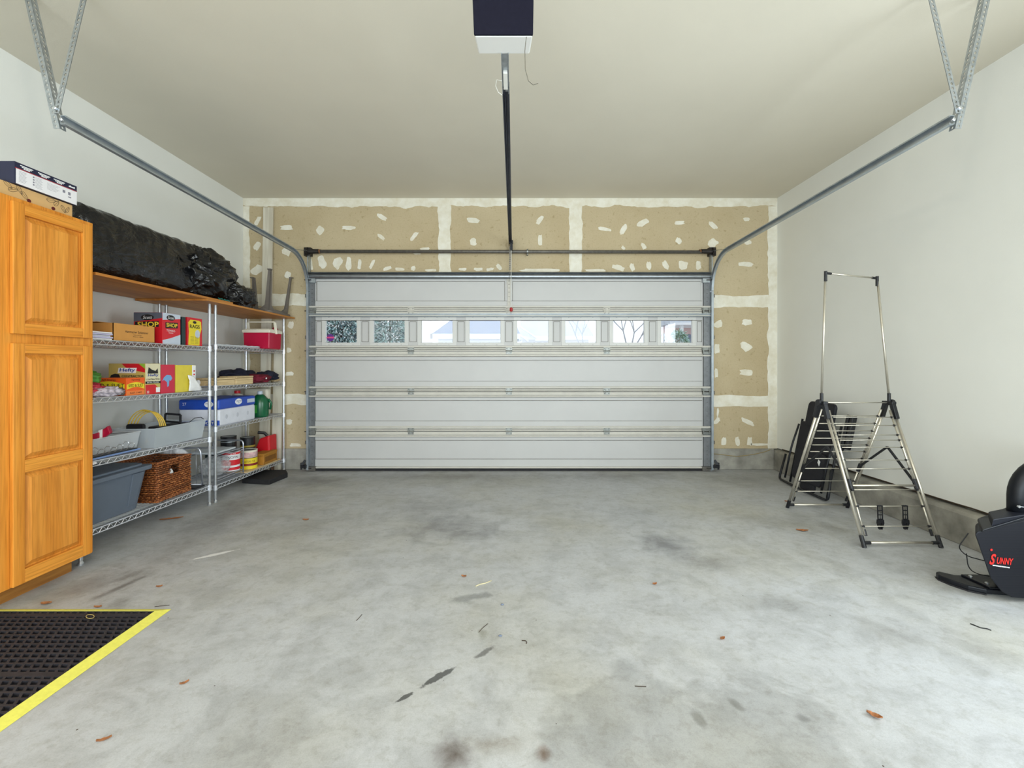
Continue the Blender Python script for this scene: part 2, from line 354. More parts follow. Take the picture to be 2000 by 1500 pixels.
# ================================================================ garage door
M_door = pm('grey_white_door_enamel', (192, 191, 189), .45, 0, .02, 3)
M_lip = pm('soiled_door_rail_enamel', (198, 194, 184), .5, 0, .05, 9)
M_seam_shade = pm('seam_grime_and_shade', (106, 102, 92), .8, 0, .3, 20)  # seam grime plus painted shade lines under flanges and at emboss edges
M_stile = pm('galvanized_end_stile', (128, 130, 132), .5, .55, .12, 20)
M_hinge = pm('galvanized_hinge', (140, 142, 138), .42, .7, .2, 60)
M_screw = pm('dark_screw_heads', (80, 78, 74), .5, .6)
YD = 5.335; S = YD/F
dx = lambda px: (px-1000)*S
dz = lambda py: HC-(py-712)*S
door = bpy.data.objects.new('door_1', None); door.location = (0, YD, 0); COL.objects.link(door); door['kind'] = 'structure'
door['label'] = 'white sectional garage door with a row of eight windows'; 
joints = [539, 608.5, 686, 765, 842.5, 917]
L0, L1 = 602, 1386
def dbox(mb, x0, x1, y0, y1, f, bk=0, mi=0):
    """box on the door: pixel limits, front f metres proud of the door plane, back bk metres proud"""
    return mb.box(dx(x0), dx(x1), YD-f, YD-bk, dz(y1), dz(y0), mi)
for k in range(5):
    t, b_ = joints[k], joints[k+1]
    s = MB(); top = t+(.3 if k else 0); bot = b_-.4
    tr_, br_ = (top+17, bot-20)              # where the sunk field starts and ends
    if k == 0: tr_ = top+11
    if k != 1:
        dbox(s, 604, 1384, top, bot, 0, -.03)
        dbox(s, 615.5, 1372, top, tr_, .006); dbox(s, 615.5, 1372, br_, bot, .006)
        if k == 0:
            dbox(s, 615.5, 619, tr_, br_, .006); dbox(s, 1368, 1372, tr_, br_, .006); dbox(s, 986, 1001, tr_, br_, .006)
    else:
        ws = 93.55; wl = [635.5+i*ws for i in range(8)]; gw, gy0, gy1 = 62, 624.5, 670
        dbox(s, 604, 1384, top, gy0, .0, -.03); dbox(s, 604, 1384, gy1, bot, 0, -.03)
        xs = [604]+[v for a in wl for v in (a, a+gw)]+[1384]
        for i in range(0, len(xs), 2): dbox(s, xs[i], xs[i+1], gy0, gy1, 0, -.03)
        for i in range(9):
            a = 616 if i == 0 else wl[i-1]+gw+9; c = 1371 if i == 8 else wl[i]-9
            if i == 0: a, c = 618, wl[0]-7
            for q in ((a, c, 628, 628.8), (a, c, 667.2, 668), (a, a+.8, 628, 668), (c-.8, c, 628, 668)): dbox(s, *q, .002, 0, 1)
    sec = s.build('door_section', [M_door, M_seam_shade], door, bev=.002)
    r = MB()
    if k:                                    # rail below the joint
        dbox(r, 615.5, 1372, t+.5, t+6.5, .014); dbox(r, L0, L1, t+7, t+10, .032, .0)
    if k < 4:
        dbox(r, 615.5, 1372, b_-3, b_-.6, .014); dbox(r, 615.5, 1372, b_-7, b_-3.6, .011); dbox(r, L0, L1, b_-10.5, b_-7.2, .032, .0)
    else:
        dbox(r, L0, L1, b_-6, b_-3.4, .034)
    r.build('flange', M_lip, sec, bev=.0025)
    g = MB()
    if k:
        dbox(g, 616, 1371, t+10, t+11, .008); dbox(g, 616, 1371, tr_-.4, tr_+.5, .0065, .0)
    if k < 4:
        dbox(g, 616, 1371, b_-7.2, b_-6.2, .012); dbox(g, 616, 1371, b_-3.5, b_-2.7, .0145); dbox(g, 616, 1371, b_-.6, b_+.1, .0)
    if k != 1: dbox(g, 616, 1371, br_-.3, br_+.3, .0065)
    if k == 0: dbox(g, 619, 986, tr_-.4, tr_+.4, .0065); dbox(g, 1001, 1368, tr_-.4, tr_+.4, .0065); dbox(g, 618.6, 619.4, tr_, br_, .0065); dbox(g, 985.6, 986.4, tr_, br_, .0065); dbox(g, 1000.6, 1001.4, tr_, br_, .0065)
    g.build('seam_shade_line', M_seam_shade, sec)
    for sgn in (0, 1):
        e = MB(); xa, xb = ((603, 616) if sgn == 0 else (1373, 1385.5))
        dbox(e, xa, xb, top+1, bot-1, .012)
        dbox(e, (xb-1.5 if sgn == 0 else xa), (xb if sgn == 0 else xa+1.5), top+1, bot-1, .022)
        for q in range(7):
            yy = top+12+q*(bot-top-24)/6
            e.lathe([(.004, 0), (.003, -.003)], (dx((xa+xb)/2+1), YD-.012, dz(yy)), 8, 1, 'Y')
        e.build('end_stile', [M_stile, M_screw], sec)
dbm = MB(); dbox(dbm, L0, L1, 913.5, 919.5, .016, -.02); dbm.build('bottom_seal', M_rubber, door, bev=.004)
# steel struts across the door
M_strut = pm('galvanized_strut', (142, 146, 150), .32, .9, .10, 14)
st = MB(); pr = [(YD-.004, dz(533)), (YD-.052, dz(533)), (YD-.054, dz(534.2)), (YD-.030, dz(535.2))]+[(YD-.024-.026*math.sin(R(q)), dz(540.5-5*math.cos(R(q)))) for q in range(20, 171, 15)]+[(YD-.004, dz(545.5))]
st.prism(pr, lambda y_, z_: (dx(604), y_, z_), lambda y_, z_: (dx(1386), y_, z_)); st.build('strut', M_strut, door, smooth=False)
st = MB(); dbox(st, 603, 1386, 612.8, 614.6, .045); dbox(st, 603, 1386, 614.6, 617.8, .03); dbox(st, 603, 1386, 617.8, 619, .05)
st.build('strut', M_track, door, bev=.003)
# windows
M_frame = pm('white_window_frame', (206, 205, 201), .4, 0, .02)
def mat_glass():
    m = bpy.data.materials.new('window_glass'); m.use_nodes = True; nt = m.node_tree; nt.nodes.remove(nt.nodes['Principled BSDF'])
    t = nt.nodes.new('ShaderNodeBsdfTransparent'); g = N(nt, 'ShaderNodeBsdfGlossy', Roughness=.02); mx = nt.nodes.new('ShaderNodeMixShader')
    nz = noi(nt, coords(nt), 6, 3); r = ramp(nt, nz, [(.3, (.96, .98, 1)), (.7, (1, 1, 1))]); nt.links.new(r, t.inputs[0])
    mx.inputs[0].default_value = .05; nt.links.new(t.outputs[0], mx.inputs[1]); nt.links.new(g.outputs[0], mx.inputs[2])
    nt.links.new(mx.outputs[0], nt.nodes['Material Output'].inputs[0]); return m
M_glass = mat_glass()
for i, a in enumerate(wl):
    fr = MB(); x0, x1, y0, y1 = a-6.5, a+gw+6.5, gy0-5.5, gy1+5
    for q in ((x0, x1, y0, gy0), (x0, x1, gy1, y1), (x0, a, gy0, gy1), (a+gw, x1, gy0, gy1)): dbox(fr, *q, .006)
    for q in ((a, a+gw, gy0, gy0+.8), (a, a+gw, gy1-.8, gy1), (a, a+.8, gy0, gy1), (a+gw-.8, a+gw, gy0, gy1)): dbox(fr, *q, .004, -.03)
    for q in range(3):
        for yy in (y0+1.6, y1-1.6): fr.lathe([(.0035, 0), (.003, -.002)], (dx(x0+14+q*23.5), YD-.006, dz(yy)), 8, 1, 'Y')
    f = fr.build('window_frame', [M_frame, M_screw], door, bev=.0015)
    p = MB(); dbox(p, a, a+gw, gy0, gy1, -.012, -.017); p.build('pane', M_glass, f)
    if i == 0:
        k = MB(); c = (dx(644.5), YD+.012, dz(659.5)); k.lathe([(.047, 0), (.047, -.0015)], c, 8, 0, 'Y')
        k.box(c[0]-.045, c[0]+.045, c[1]-.003, c[1]-.001, c[2]-.008, c[2]+.012, 1)
        sk = k.build('sticker', [pm('purple_sticker_print', (92, 44, 128), .5), pm('pink_sticker_print', (214, 74, 130), .5)], f)
        sk['label'] = 'octagonal purple and pink sticker'
# hinges
def hinge(cx, cy, w=12.5, painted=False):
    h = MB(); x0, x1 = dx(cx-w/2), dx(cx+w/2); m = 0
    h.box(x0, x1, YD-.019, YD-.013, dz(cy-1), dz(cy-7)); h.box(x0+.004, x1-.004, YD-.019, YD-.013, dz(cy+6), dz(cy+1))
    h.tube([(x0, YD-.024, dz(cy)), (x1, YD-.024, dz(cy))], .0075, 8)
    h.box((x0+x1)/2-.013, (x0+x1)/2+.013, YD-.026, YD-.015, dz(cy+4.5), dz(cy-4.5))
    for sx in (-1, 1):
        for yy in (-4.5, 3.6): h.lathe([(.0055, 0), (.004, -.004)], ((x0+x1)/2+sx*.025, YD-.019, dz(cy+yy)), 6, 1, 'Y')
    return h.build('hinge', [M_lip if painted else M_hinge, M_screw], door)
for k in range(1, 5):
    for px in (803, 994, 1184.5): hinge(px, joints[k]-.5, painted=(k == 1))
    for px, sg in ((611, -1), (1377, 1)):
        h = MB(); cy = joints[k]-.5
        h.box(dx(px-8), dx(px+8), YD-.03, YD-.022, dz(cy-1), dz(cy-7)); h.box(dx(px-7), dx(px+7), YD-.03, YD-.022, dz(cy+6), dz(cy+1))
        h.box(dx(px-7), dx(px-5), YD-.05, YD-.01, dz(cy+5), dz(cy-6)); h.box(dx(px+5), dx(px+7), YD-.05, YD-.01, dz(cy+5), dz(cy-6))
        h.tube([(dx(px-8), YD-.04, dz(cy)), (dx(px+sg*13), YD-.04, dz(cy))], .006, 8, 1)
        h.build('roller_hinge', [M_hinge, M_screw], door)
for px, sg in ((611, -1), (1377, 1)):      # top and bottom roller brackets
    h = MB(); h.box(dx(px-7), dx(px+7), YD-.04, YD-.012, dz(553), dz(545)); h.tube([(dx(px), YD-.045, dz(548)), (dx(px+sg*13), YD-.045, dz(548))], .006, 8, 1)
    h.build('roller_bracket', [M_galv, M_screw], door)
    h = MB(); h.box(dx(px-8), dx(px+8), YD-.045, YD-.02, dz(918), dz(910)); h.tube([(dx(px), YD-.05, dz(913)), (dx(px+sg*14), YD-.05, dz(913))], .008, 8, 1)
    h.build('roller_bracket', [M_dkmetal, M_screw], door)
# operator bracket on the top section
ob = MB(); dbox(ob, 991.5, 997, 545, 600, .02, .006); dbox(ob, 989.5, 999, 545, 556, .012, .006)
for yy in (550, 556, 563, 571, 580, 590): ob.lathe([(.005, 0), (.0045, -.002)], (dx(994.2), YD-.02, dz(yy)), 8, 1, 'Y')
ob.build('operator_bracket', [M_lip, M_screw], door)

# ================================================================ tracks
def sweep(mb, path, u, prof, mi=0):
    """prof (a, b) polygon; a along u (sideways), b along the in-plane normal of the path"""
    u = Vector(u); vs = []; n = len(prof); k = len(path); path = [Vector(p) for p in path]
    for i in range(k):
        t = (path[min(i+1, k-1)]-path[max(i-1, 0)]).normalized(); w = t.cross(u).normalized()
        for a, b_ in prof: vs.append(path[i]+u*a+w*b_)
    fs = [(i*n+j, i*n+(j+1) % n, (i+1)*n+(j+1) % n, (i+1)*n+j) for i in range(k-1) for j in range(n)]
    fs += [tuple(range(n)), tuple((k-1)*n+j for j in range(n))[::-1]]
    return mb.add(vs, fs, mi)
def cprof(w, d, t, lip):
    return [(0, -w), (d, -w), (d, -w+lip), (d-t, -w+lip), (d-t, -w+t), (t, -w+t), (t, w-t), (d-t, w-t), (d-t, w-lip), (d, w-lip), (d, w), (0, w)]
def perf(mb, p0, p1, wdir, w, pitch=.0254, hole=.006, t=.0022, rows=1):
    """perforated steel strip from p0 to p1, widening along wdir"""
    p0, p1, wd = Vector(p0), Vector(p1), Vector(wdir).normalized(); L = (p1-p0).length; d = (p1-p0)/L; nn = d.cross(wd).normalized()
    n = int(L/pitch); st = L/n
    for i in range(n):
        for z in (-t/2, t/2):
            o = p0+d*(i*st)+nn*z; c = o+d*st/2+wd*w/2
            cor = [o, o+d*st, o+d*st+wd*w, o+wd*w]
            hv = [c+(d*math.cos(a)*1.35+wd*math.sin(a))*hole for a in [R(225+45*j) for j in range(8)]]
            mb.add(cor+hv, [(0, 1, 6, 5, 4), (1, 2, 8, 7, 6), (2, 3, 10, 9, 8), (3, 0, 4, 11, 10)])
    return mb
def track(sg, X, group):
    side = 'left' if sg < 0 else 'right'
    t = thing('garage_door_track', (X, 5.31, 0), 'galvanized %s-hand garage door track, rising beside the door and curving back overhead' % side, 'garage door track')
    u = (-sg, 0, 0); y0 = 5.30
    pv = [(X, y0, .02), (X, y0, 2.17)]
    MB_ = MB(); sweep(MB_, pv, u, cprof(.025, .026, .0025, .009)); MB_.build('vertical_rail', M_track, t)
    ph = [(X, y0, 2.18)]+arc((y0-.40, 2.18), .40, 0, 88, 14, lambda y, z: (X, y, z))[1:]+[(X, 2.405, 2.632)]
    MB_ = MB(); sweep(MB_, ph, u, cprof(.025, .026, .0025, .009)); MB_.build('curved_rail', M_track, t)
    # flag bracket and jamb angle
    a = MB(); a.box(X+sg*.0-.002, X+.002, 5.325, 5.395, .0, 2.62); a.box(min(X, X+sg*.035), max(X, X+sg*.035), 5.372, 5.376, .26, 2.68)
    a.bar((X+sg*.012, 5.36, 2.68), (X+sg*.012, 4.98, 2.60), .004, .03, (1, 0, 0))
    a.build('jamb_angle', M_galv, t)
    for zz in (.35, .95, 1.62, 2.12):
        b_ = MB(); b_.box(min(X, X+sg*.02), max(X, X+sg*.02), 5.29, 5.376, zz-.02, zz+.02); b_.build('track_bracket', M_dkmetal, t)
    # perforated hangers to the ceiling
    Y = 2.408; b0 = Vector((X+sg*.006, Y, 2.585)); top = Vector((X+sg*.175, Y, ZC))
    h = MB(); perf(h, b0, top, (sg, 0, -.2*0), .034); perf(h, b0, top, (0, 1, 0), .034); h.build('hanger_angle', M_galv, t)
    q0 = Vector((X+sg*.035, Y-.006, 2.665)); q1 = Vector((X-sg*.125, Y-.006, ZC))
    h = MB(); perf(h, q0, q1, (-sg, 0, 0), .032); perf(h, q0, q1, (0, .4, 1*0), .002, hole=.0005); h.build('brace', M_galv, t)
    for q in ((X-sg*.012, Y-.004, 2.63), (X+sg*.018, Y-.008, 2.69)): MB().lathe([(.010, 0), (.010, -.01), (.006, -.012)], q, 6, 0, 'Y').build('bolt', M_chrome, t)
    T([(X-sg*.02, 5.325, 2.62), (X-sg*.02, 5.325, .1)], .0022, 5).build('lift_cable', M_hinge, t)
    # sensor bracket at the foot
    a = MB(); xs = X+sg*.055
    a.bar((X+sg*.01, 5.28, .14), (xs, 5.26, .07), .03, .006, (0, 1, 0)); a.box(min(X-.01, xs), max(X+.01, xs), 5.24, 5.30, .05, .085); a.tube([(xs, 5.27, .03), (xs, 5.27, .11)], .011, 8)
    a.build('sensor_bracket', M_black, t)
    return t
track(-1, -2.475, 0); track(1, 2.425, 0)
# torsion tube across the opening
t = thing('torsion_tube', (0, 5.33, 2.66), 'long grey steel torsion tube spanning the wall above the garage door', 'torsion tube')
zt = HC-(491-712)*5.33/F
T([(-2.50, 5.33, zt), (2.46, 5.33, zt-.008)], .021, 12).build('shaft', M_dkmetal, t, smooth=True)
for sx, px in ((-1, -2.49), (1, 2.44)):
    m = MB(); m.lathe([(.05, -.012), (.05, .012)], (px, 5.33, zt), 16, 0, 'X'); m.lathe([(.032, 0), (.028, .14)] if sx < 0 else [(.032, 0), (.028, -.14)], (px, 5.33, zt), 12, 0, 'X')
    m.box(px-.04, px+.04, 5.33, 5.396, zt-.05, zt+.05)
    m.build('cable_drum', pm('black_drum_steel', (52, 48, 46), .5, .5), t, smooth=False)
    xx = px-sx*.155
    MB().lathe([(.0245, -.008), (.0245, .008)], (xx, 5.33, zt), 12, 0, 'X').build('collar', pm('rusty_orange_collar', (122, 80, 48), .7, .2), t)
m = MB(); m.lathe([(.032, -.008), (.032, .008)], (.187, 5.33, zt), 12, 0, 'X'); m.box(.18, .195, 5.33, 5.396, zt-.04, zt+.025); m.build('center_bearing', M_hinge, t)

# ================================================================ opener
M_nav = pm('dark_navy_housing', (24, 24, 36), .85, 0, .1, 60, spec=.08)
t = thing('garage_door_opener', (0, 1.95, 2.72), 'dark garage door opener with white light lens hung under the ceiling', 'garage door opener')
s = Vector
hb = MB(); hb.add([(-.175, 1.885, 3.0), (.095, 1.885, 3.0), (.092, 1.905, 2.722), (-.166, 1.905, 2.722), (-.175, 2.05, 3.0), (.095, 2.05, 3.0), (.080, 2.045, 2.76), (-.152, 2.045, 2.76)],
                  [(0, 1, 2, 3), (4, 5, 6, 7), (0, 1, 5, 4), (3, 2, 6, 7), (0, 3, 7, 4), (1, 2, 6, 5)])
hb.build('housing', M_nav, t, bev=.004)
M_lens = pm('white_light_lens', (236, 236, 232), .35, 0, .01, 2, emit=.05)
lb = MB(); lb.add([(-.164, 1.914, 2.722), (.090, 1.914, 2.722), (.082, 2.052, 2.742), (-.156, 2.052, 2.742), (-.166, 1.914, 2.80), (.092, 1.914, 2.80), (.09, 2.06, 2.82), (-.165, 2.06, 2.82)],
                  [(0, 1, 2, 3), (4, 5, 6, 7), (0, 1, 5, 4), (3, 2, 6, 7), (0, 3, 7, 4), (1, 2, 6, 5)])
lb.build('light_lens', M_lens, t, bev=.006)
for x in (-.12, .05):
    MB().box(x-.016, x+.016, 1.96, 1.963, 2.98, ZC).build('hanging_strap', M_galv, t)
rx = lambda Y: -.034+(Y-2.04)*.0055
r = MB(); p0, p1 = (rx(2.04), 2.04, 2.748), (rx(2.34), 2.34, 2.748)
r.bar(p0, p1, .036, .004); r.obox((rx(2.19)-.0165, 2.19, 2.744), (0, .15, 0), (.0015, 0, 0), (0, 0, .012)); r.obox((rx(2.19)+.0165, 2.19, 2.744), (0, .15, 0), (.0015, 0, 0), (0, 0, .012))
r.build('rail_head', M_galv, t)
r = MB(); a, c = (rx(2.30), 2.30, 2.755), (rx(5.36)-.004, 5.36, 2.757)
sweep(r, [a, c], (1, 0, 0), [(-.019, -.016), (.019, -.016), (.019, .016), (.012, .016), (.012, -.006), (-.012, -.006), (-.012, .016), (-.019, .016)])
r.tube([(rx(2.3)-.006, 2.30, 2.748), (rx(5.3)-.004, 5.30, 2.75)], .005, 6)
r.build('rail', pm('greasy_dark_rail', (40, 44, 58), .38, .3, .3, 10), t)
MB().box(rx(2.2)-.011, rx(2.2)+.011, 2.17, 2.30, 2.730, 2.748).build('trolley', M_white, t, bev=.002)
B(-.022, .008, 5.33, 5.40, 2.66, 2.80).build('header_bracket', M_black, t)
h = MB(); h.box(-.035, .012, 5.20, 5.25, 2.735, 2.765); h.box(-.022, .004, 5.22, 5.26, 2.65, 2.74); h.build('carriage', M_black, t)
h = MB(); perf(h, (-.038, 5.245, 2.42), (-.030, 5.235, 2.70), (1, 0, 0), .022, hole=.005); h.bar((-.03, 5.25, 2.45), (-.034, 5.30, 2.30), .02, .004, (1, 0, 0)); h.build('door_arm', M_dkmetal, t)
h = MB(); h.tube([(-.008, 5.235, 2.66), (-.012, 5.245, 2.3), (-.010, 5.25, 1.965)], .0032, 6); h.build('release_cord', M_white, t)
MB().lathe([(.008, .03), (.018, .018), (.018, -.012), (.010, -.022)], (-.010, 5.25, 1.945), 10).build('release_handle', pm('red_plastic', (170, 20, 24), .4), t)
h = MB(); h.tube([W(1028, 72, 1.9), W(1025, 100, 1.92), W(1026, 135, 1.93), W(1032, 158, 1.94), W(1041, 166, 1.95), W(1051, 163, 1.96)], .0016, 5); h.build('antenna_wire', pm('grey_wire', (88, 84, 74), .6), t)
h = MB(); h.tube([W(980, 158, 2.2), W(970, 156, 2.22), W(968, 168, 2.25), W(973, 180, 2.28), W(981, 186, 2.3)], .0015, 5); h.build('bell_wire', M_white, t)
# header cable clip etc.
# ================================================================ oak cabinet
M_oak = wood('oak_cabinet', (214, 134, 44), (232, 156, 62), 'Z', 24, stretch=.028, spec=.25)
M_oakh = wood('oak_cabinet_rail', (216, 136, 46), (232, 156, 62), 'Y', 24, stretch=.03, spec=.25)
M_oakp = wood('oak_panel', (212, 134, 48), (230, 156, 66), 'Z', 16, stretch=.04, spec=.25)
M_toe = wood('toe_kick_wood', (150, 98, 38), (176, 122, 54), 'Y', 14, .7)
cab = thing('storage_cabinet', (-2.98, 2.5, 0), 'tall honey-oak cabinet with raised-panel doors standing at left', 'cabinet')
CF, C0, C1 = -2.675, 2.18, 2.80
m = MB(); m.box(XL+.004, CF-.02, C0, C1, .095, 2.185); m.build('carcass', M_oak, cab)
m = MB(); m.box(XL+.02, CF-.075, C0+.01, C1-.06, 0, .095); m.build('toe_kick', M_toe, cab)
m = MB(); m.box(CF-.02, CF, C0, C0+.165, .095, 2.19); m.box(CF-.02, CF, C1-.028, C1, .095, 2.19); m.box(CF-.02, CF-.0005, C0+.045, C1-.028, 2.155, 2.19)
m.box(CF-.02, CF-.0005, C0+.045, C1-.028, 1.40, 1.46); m.box(CF-.02, CF-.0005, C0+.045, C1-.028, .095, .14); m.build('face_frame', M_oak, cab, bev=.002)
def panel_door(z0, z1, fields):
    d0, d1 = 2.335-.0, 2.775; x0, x1 = CF+.001, CF+.021; w = .058
    d0 = C0+.155-.0; 
    fr = MB()
    fr.box(x0, x1, d0, d0+w, z0, z1); fr.box(x0, x1, d1-w, d1, z0, z1)
    zs = [z0]+[v for f in fields for v in f]+[z1]
    for i in range(0, len(zs), 2): fr.box(x0, x1-.0008, d0+w, d1-w, zs[i], zs[i+1], 1)
    f = fr.build('door', [M_oak, M_oakh], cab, bev=.003)
    for a, b_ in fields:
        pn = MB(); y0, y1 = d0+w, d1-w; g = .006; s_ = .034
        o = [(y0, a), (y1, a), (y1, b_), (y0, b_)]; g1 = [(y0+.009, a+.009), (y1-.009, a+.009), (y1-.009, b_-.009), (y0+.009, b_-.009)]; i1 = [(y0+s_, a+s_), (y1-s_, a+s_), (y1-s_, b_-s_), (y0+s_, b_-s_)]
        vs = [(x0+.001, y, z) for y, z in o]+[(x0+.001, y, z) for y, z in g1]+[(x1-.003, y, z) for y, z in i1]
        pn.add(vs, [(0,1,5,4),(1,2,6,5),(2,3,7,6),(3,0,4,7),(4,5,9,8),(5,6,10,9),(6,7,11,10),(7,4,8,11),(8,9,10,11)])
        pn.build('raised_panel', M_oakp, f)
panel_door(1.455, 2.165, [(1.455+.06, 2.165-.06)])
panel_door(.10, 1.405, [(.10+.075, .70), (.77, 1.405-.055)])
# neighbour door edge to the left of the stile is outside the frame

# ================================================================ plywood boards and shelving
M_ply = wood('varnished_plywood', (186, 120, 50), (206, 142, 70), 'Y', 8, .5)
o = MB().box(-3.29, -2.67, 2.815, 4.20, 1.866, 1.884).build('plywood_board', M_ply, bev=.001)
tag(o, 'long varnished plywood board beneath the wrapped black bundle, nearer the cabinet', 'board', 'plywood boards')
o = MB().box(-3.29, -2.655, 3.83, 5.365, 1.848, 1.865).build('plywood_board', M_ply, bev=.001)
tag(o, 'plywood board reaching the far wall, carrying the upturned grey stool', 'board', 'plywood boards')
FX, BX = -2.775, -3.235
def zline(z0, z1, y0, y1): return lambda y: z0+(z1-z0)*(y-y0)/(y1-y0)
M_cage = pm('chrome_shelf_wire', (226, 229, 236), .3, .7, .08, 50)
def shelf_unit(y0, y1, levels, label, ptop):
    u = thing('wire_shelving_unit', ((FX+BX)/2, (y0+y1)/2, 0), label, 'shelving', 'chrome wire shelving')
    for x in (FX, BX):
        for y in (y0, y1):
            p = MB(); p.tube([(x, y, .03), (x, y, ptop)], .0127, 12); p.lathe([(.017, 0), (.017, .012), (.008, .03)], (x, y, 0), 12)
            for k in range(int((ptop-.1)/.0254)): p.lathe([(.0131, -.001), (.0131, .001)], (x, y, .08+k*.0254), 8)
            p.build('post', M_chrome, u)
    for a, b_ in levels:
        zf = zline(a, b_, y0, y1); s = MB(); r = .0040; h = .032
        i0, i1 = y0+.012, y1-.012
        for x in (FX, BX):
            for dz_ in (0, -h): s.tube([(x, i0, zf(i0)+dz_), (x, i1, zf(i1)+dz_)], r, 6)
            n = 42; zz = []
            for i in range(n+1):
                y = i0+(i1-i0)*i/n; zz.append((x, y, zf(y)-(0 if i % 2 else h)))
            s.tube(zz, .0027, 5)
        for y in (y0, y1):
            for dz_ in (0, -h): s.tube([(FX, y, zf(y)+dz_), (BX, y, zf(y)+dz_)], r, 6)
            s.tube([(FX+(BX-FX)*i/16, y, zf(y)-(0 if i % 2 else h)) for i in range(17)], .002, 4)
        for i in range(1, 46):
            y = y0+(y1-y0)*i/46; s.tube([(FX, y, zf(y)), (BX, y, zf(y))], .0017, 4)
        for k in range(1, 4):
            x = FX+(BX-FX)*k/4; s.tube([(x, y0, zf(y0)-.006), (x, y1, zf(y1)-.006)], .0028, 4)
        for x in (FX, BX):
            for y in (y0, y1): s.lathe([(.019, -.04), (.0175, .008)], (x, y, zf(y)), 12)
        s.build('shelf', M_cage, u)
    return u
UA = (2.822, 4.025); UB = (4.105, 5.335)
LA = [(1.458, 1.450), (1.068, 1.045), (.650, .618), (.196, .176)]
LB = [(1.470, 1.460), (1.088, 1.068), (.700, .692), (.155, .140)]
shelf_unit(*UA, LA, 'near chrome wire shelving unit of four tiers, standing beside the oak cabinet', 1.847)
shelf_unit(*UB, LB, 'far chrome wire shelving unit of four tiers, standing in the corner by the garage door', 1.847)
zA = [zline(a, b_, *UA) for a, b_ in LA]; zB = [zline(a, b_, *UB) for a, b_ in LB]
e_ = .0035
def put(fn, y): return fn(y)+e_

# ---------------------------------------------------------------- things on top
M_kraft = pm('kraft_cardboard', (208, 168, 112), .85, 0, .05, 20)
M_navy = pm('navy_print', (24, 28, 58), .5, 0, .06)
M_paper = pm('white_print', (232, 230, 232), .5, 0, .02)
M_ink = pm('black_print', (28, 26, 28), .6)
M_wt = pm('white_lettering', (244, 244, 244), .5, 0, .01)
t = thing('cardboard_box', (-2.98, 2.5, 2.192), 'shallow kraft cardboard box drawn with cherries, on top of the oak cabinet', 'box')
B(-3.25, -2.70, 2.30, 2.695, 2.1925, 2.268).build('carton', M_kraft, t, bev=.002)
m = MB(); M_cherry = pm('cherry_print', (92, 20, 20), .6)
def leaf(mb, x, y, z, l, w, an):
    ca, sa = math.cos(R(an)), math.sin(R(an)); pts = []
    for i in range(17):
        a = 2*math.pi*i/16; u = l/2*math.cos(a); v = w/2*math.sin(a)*(1-.35*math.cos(a)); pts.append((x, y+u*ca-v*sa, z+u*sa+v*ca))
    mb.tube(pts[:-1], .0008, 4, closed=True); mb.tube([(x, y-l/2*ca, z-l/2*sa), (x, y+l/2*ca, z+l/2*sa)], .0006, 4)
for y, z, l, w, an in ((2.35, 2.255, .05, .02, -40), (2.375, 2.237, .05, .022, 20), (2.405, 2.248, .05, .018, -60), (2.43, 2.225, .05, .02, -50), (2.57, 2.252, .05, .022, 10), (2.60, 2.245, .04, .02, 50), (2.64, 2.225, .045, .018, -60), (2.665, 2.23, .04, .016, 65)):
    leaf(m, -2.699, y, z, l, w, an)
m.build('leaf_drawing', M_ink, t)
for y, z in ((2.452, 2.205), (2.582, 2.208)):
    MB().lathe([(.010, -.0012), (.010, .0012)], (-2.699, y, z), 14, 0, 'X').build('cherry_drawing', M_cherry, t)
t = thing('cardboard_box', (-2.96, 2.5, 2.269), 'navy and white printed retail carton, topmost on the oak cabinet', 'box')
X0 = -2.682
m = MB(); m.box(-3.2, X0, 2.365, 2.705, 2.2695, 2.388, 0); m.build('carton', [M_navy], t, bev=.0015)
m = MB(); m.box(X0, X0+.0012, 2.372, 2.703, 2.271, 2.352, 0); m.box(X0, X0+.0016, 2.368, 2.703, 2.3535, 2.356, 1); m.build('printed_side', [M_paper, pm('red_print', (196, 50, 60), .5)], t)
for k, y in enumerate((2.425, 2.515, 2.60)):
    m = MB()
    for j, l_ in enumerate((.032, .024, .015)):
        q = y-l_
        while q < y+l_: wd = random.uniform(.005, .012); m.box(X0, X0+.0016, q, min(q+wd, y+l_), 2.374-j*.0065, 2.3782-j*.0065); q += wd+.0018
    m.build('worn_print', M_wt, t)
m = MB()
for q in range(6): m.prism(rrect(2.655+q*.006, 2.660+q*.006, 2.366, 2.3735+.003*(q in (1, 5)), .002, 3), lambda a_, b_: (X0+.0018, a_, b_), lambda a_, b_: (X0, a_, b_))
m.build('worn_print', M_wt, t)
m = MB()
for k in range(4): m.box(X0, X0+.002, 2.455, 2.463, 2.335-k*.014, 2.343-k*.014)
for k in range(9): m.box(X0, X0+.0018, 2.385, 2.425-.004*(k % 3), 2.342-k*.007, 2.3432-k*.007)
for k in range(9): m.box(X0, X0+.0018, 2.468, 2.505-.005*(k % 2), 2.342-k*.007, 2.3432-k*.007)
for k in range(6): m.box(X0, X0+.0018, 2.53, 2.60-.01*(k % 3), 2.338-k*.007, 2.339-k*.007)
m.box(X0, X0+.002, 2.618, 2.632, 2.318, 2.334).box(X0, X0+.002, 2.65, 2.664, 2.315, 2.333).box(X0, X0+.002, 2.65, 2.668, 2.300, 2.306)
m.build('small_print', pm('grey_print', (130, 128, 140), .6), t)

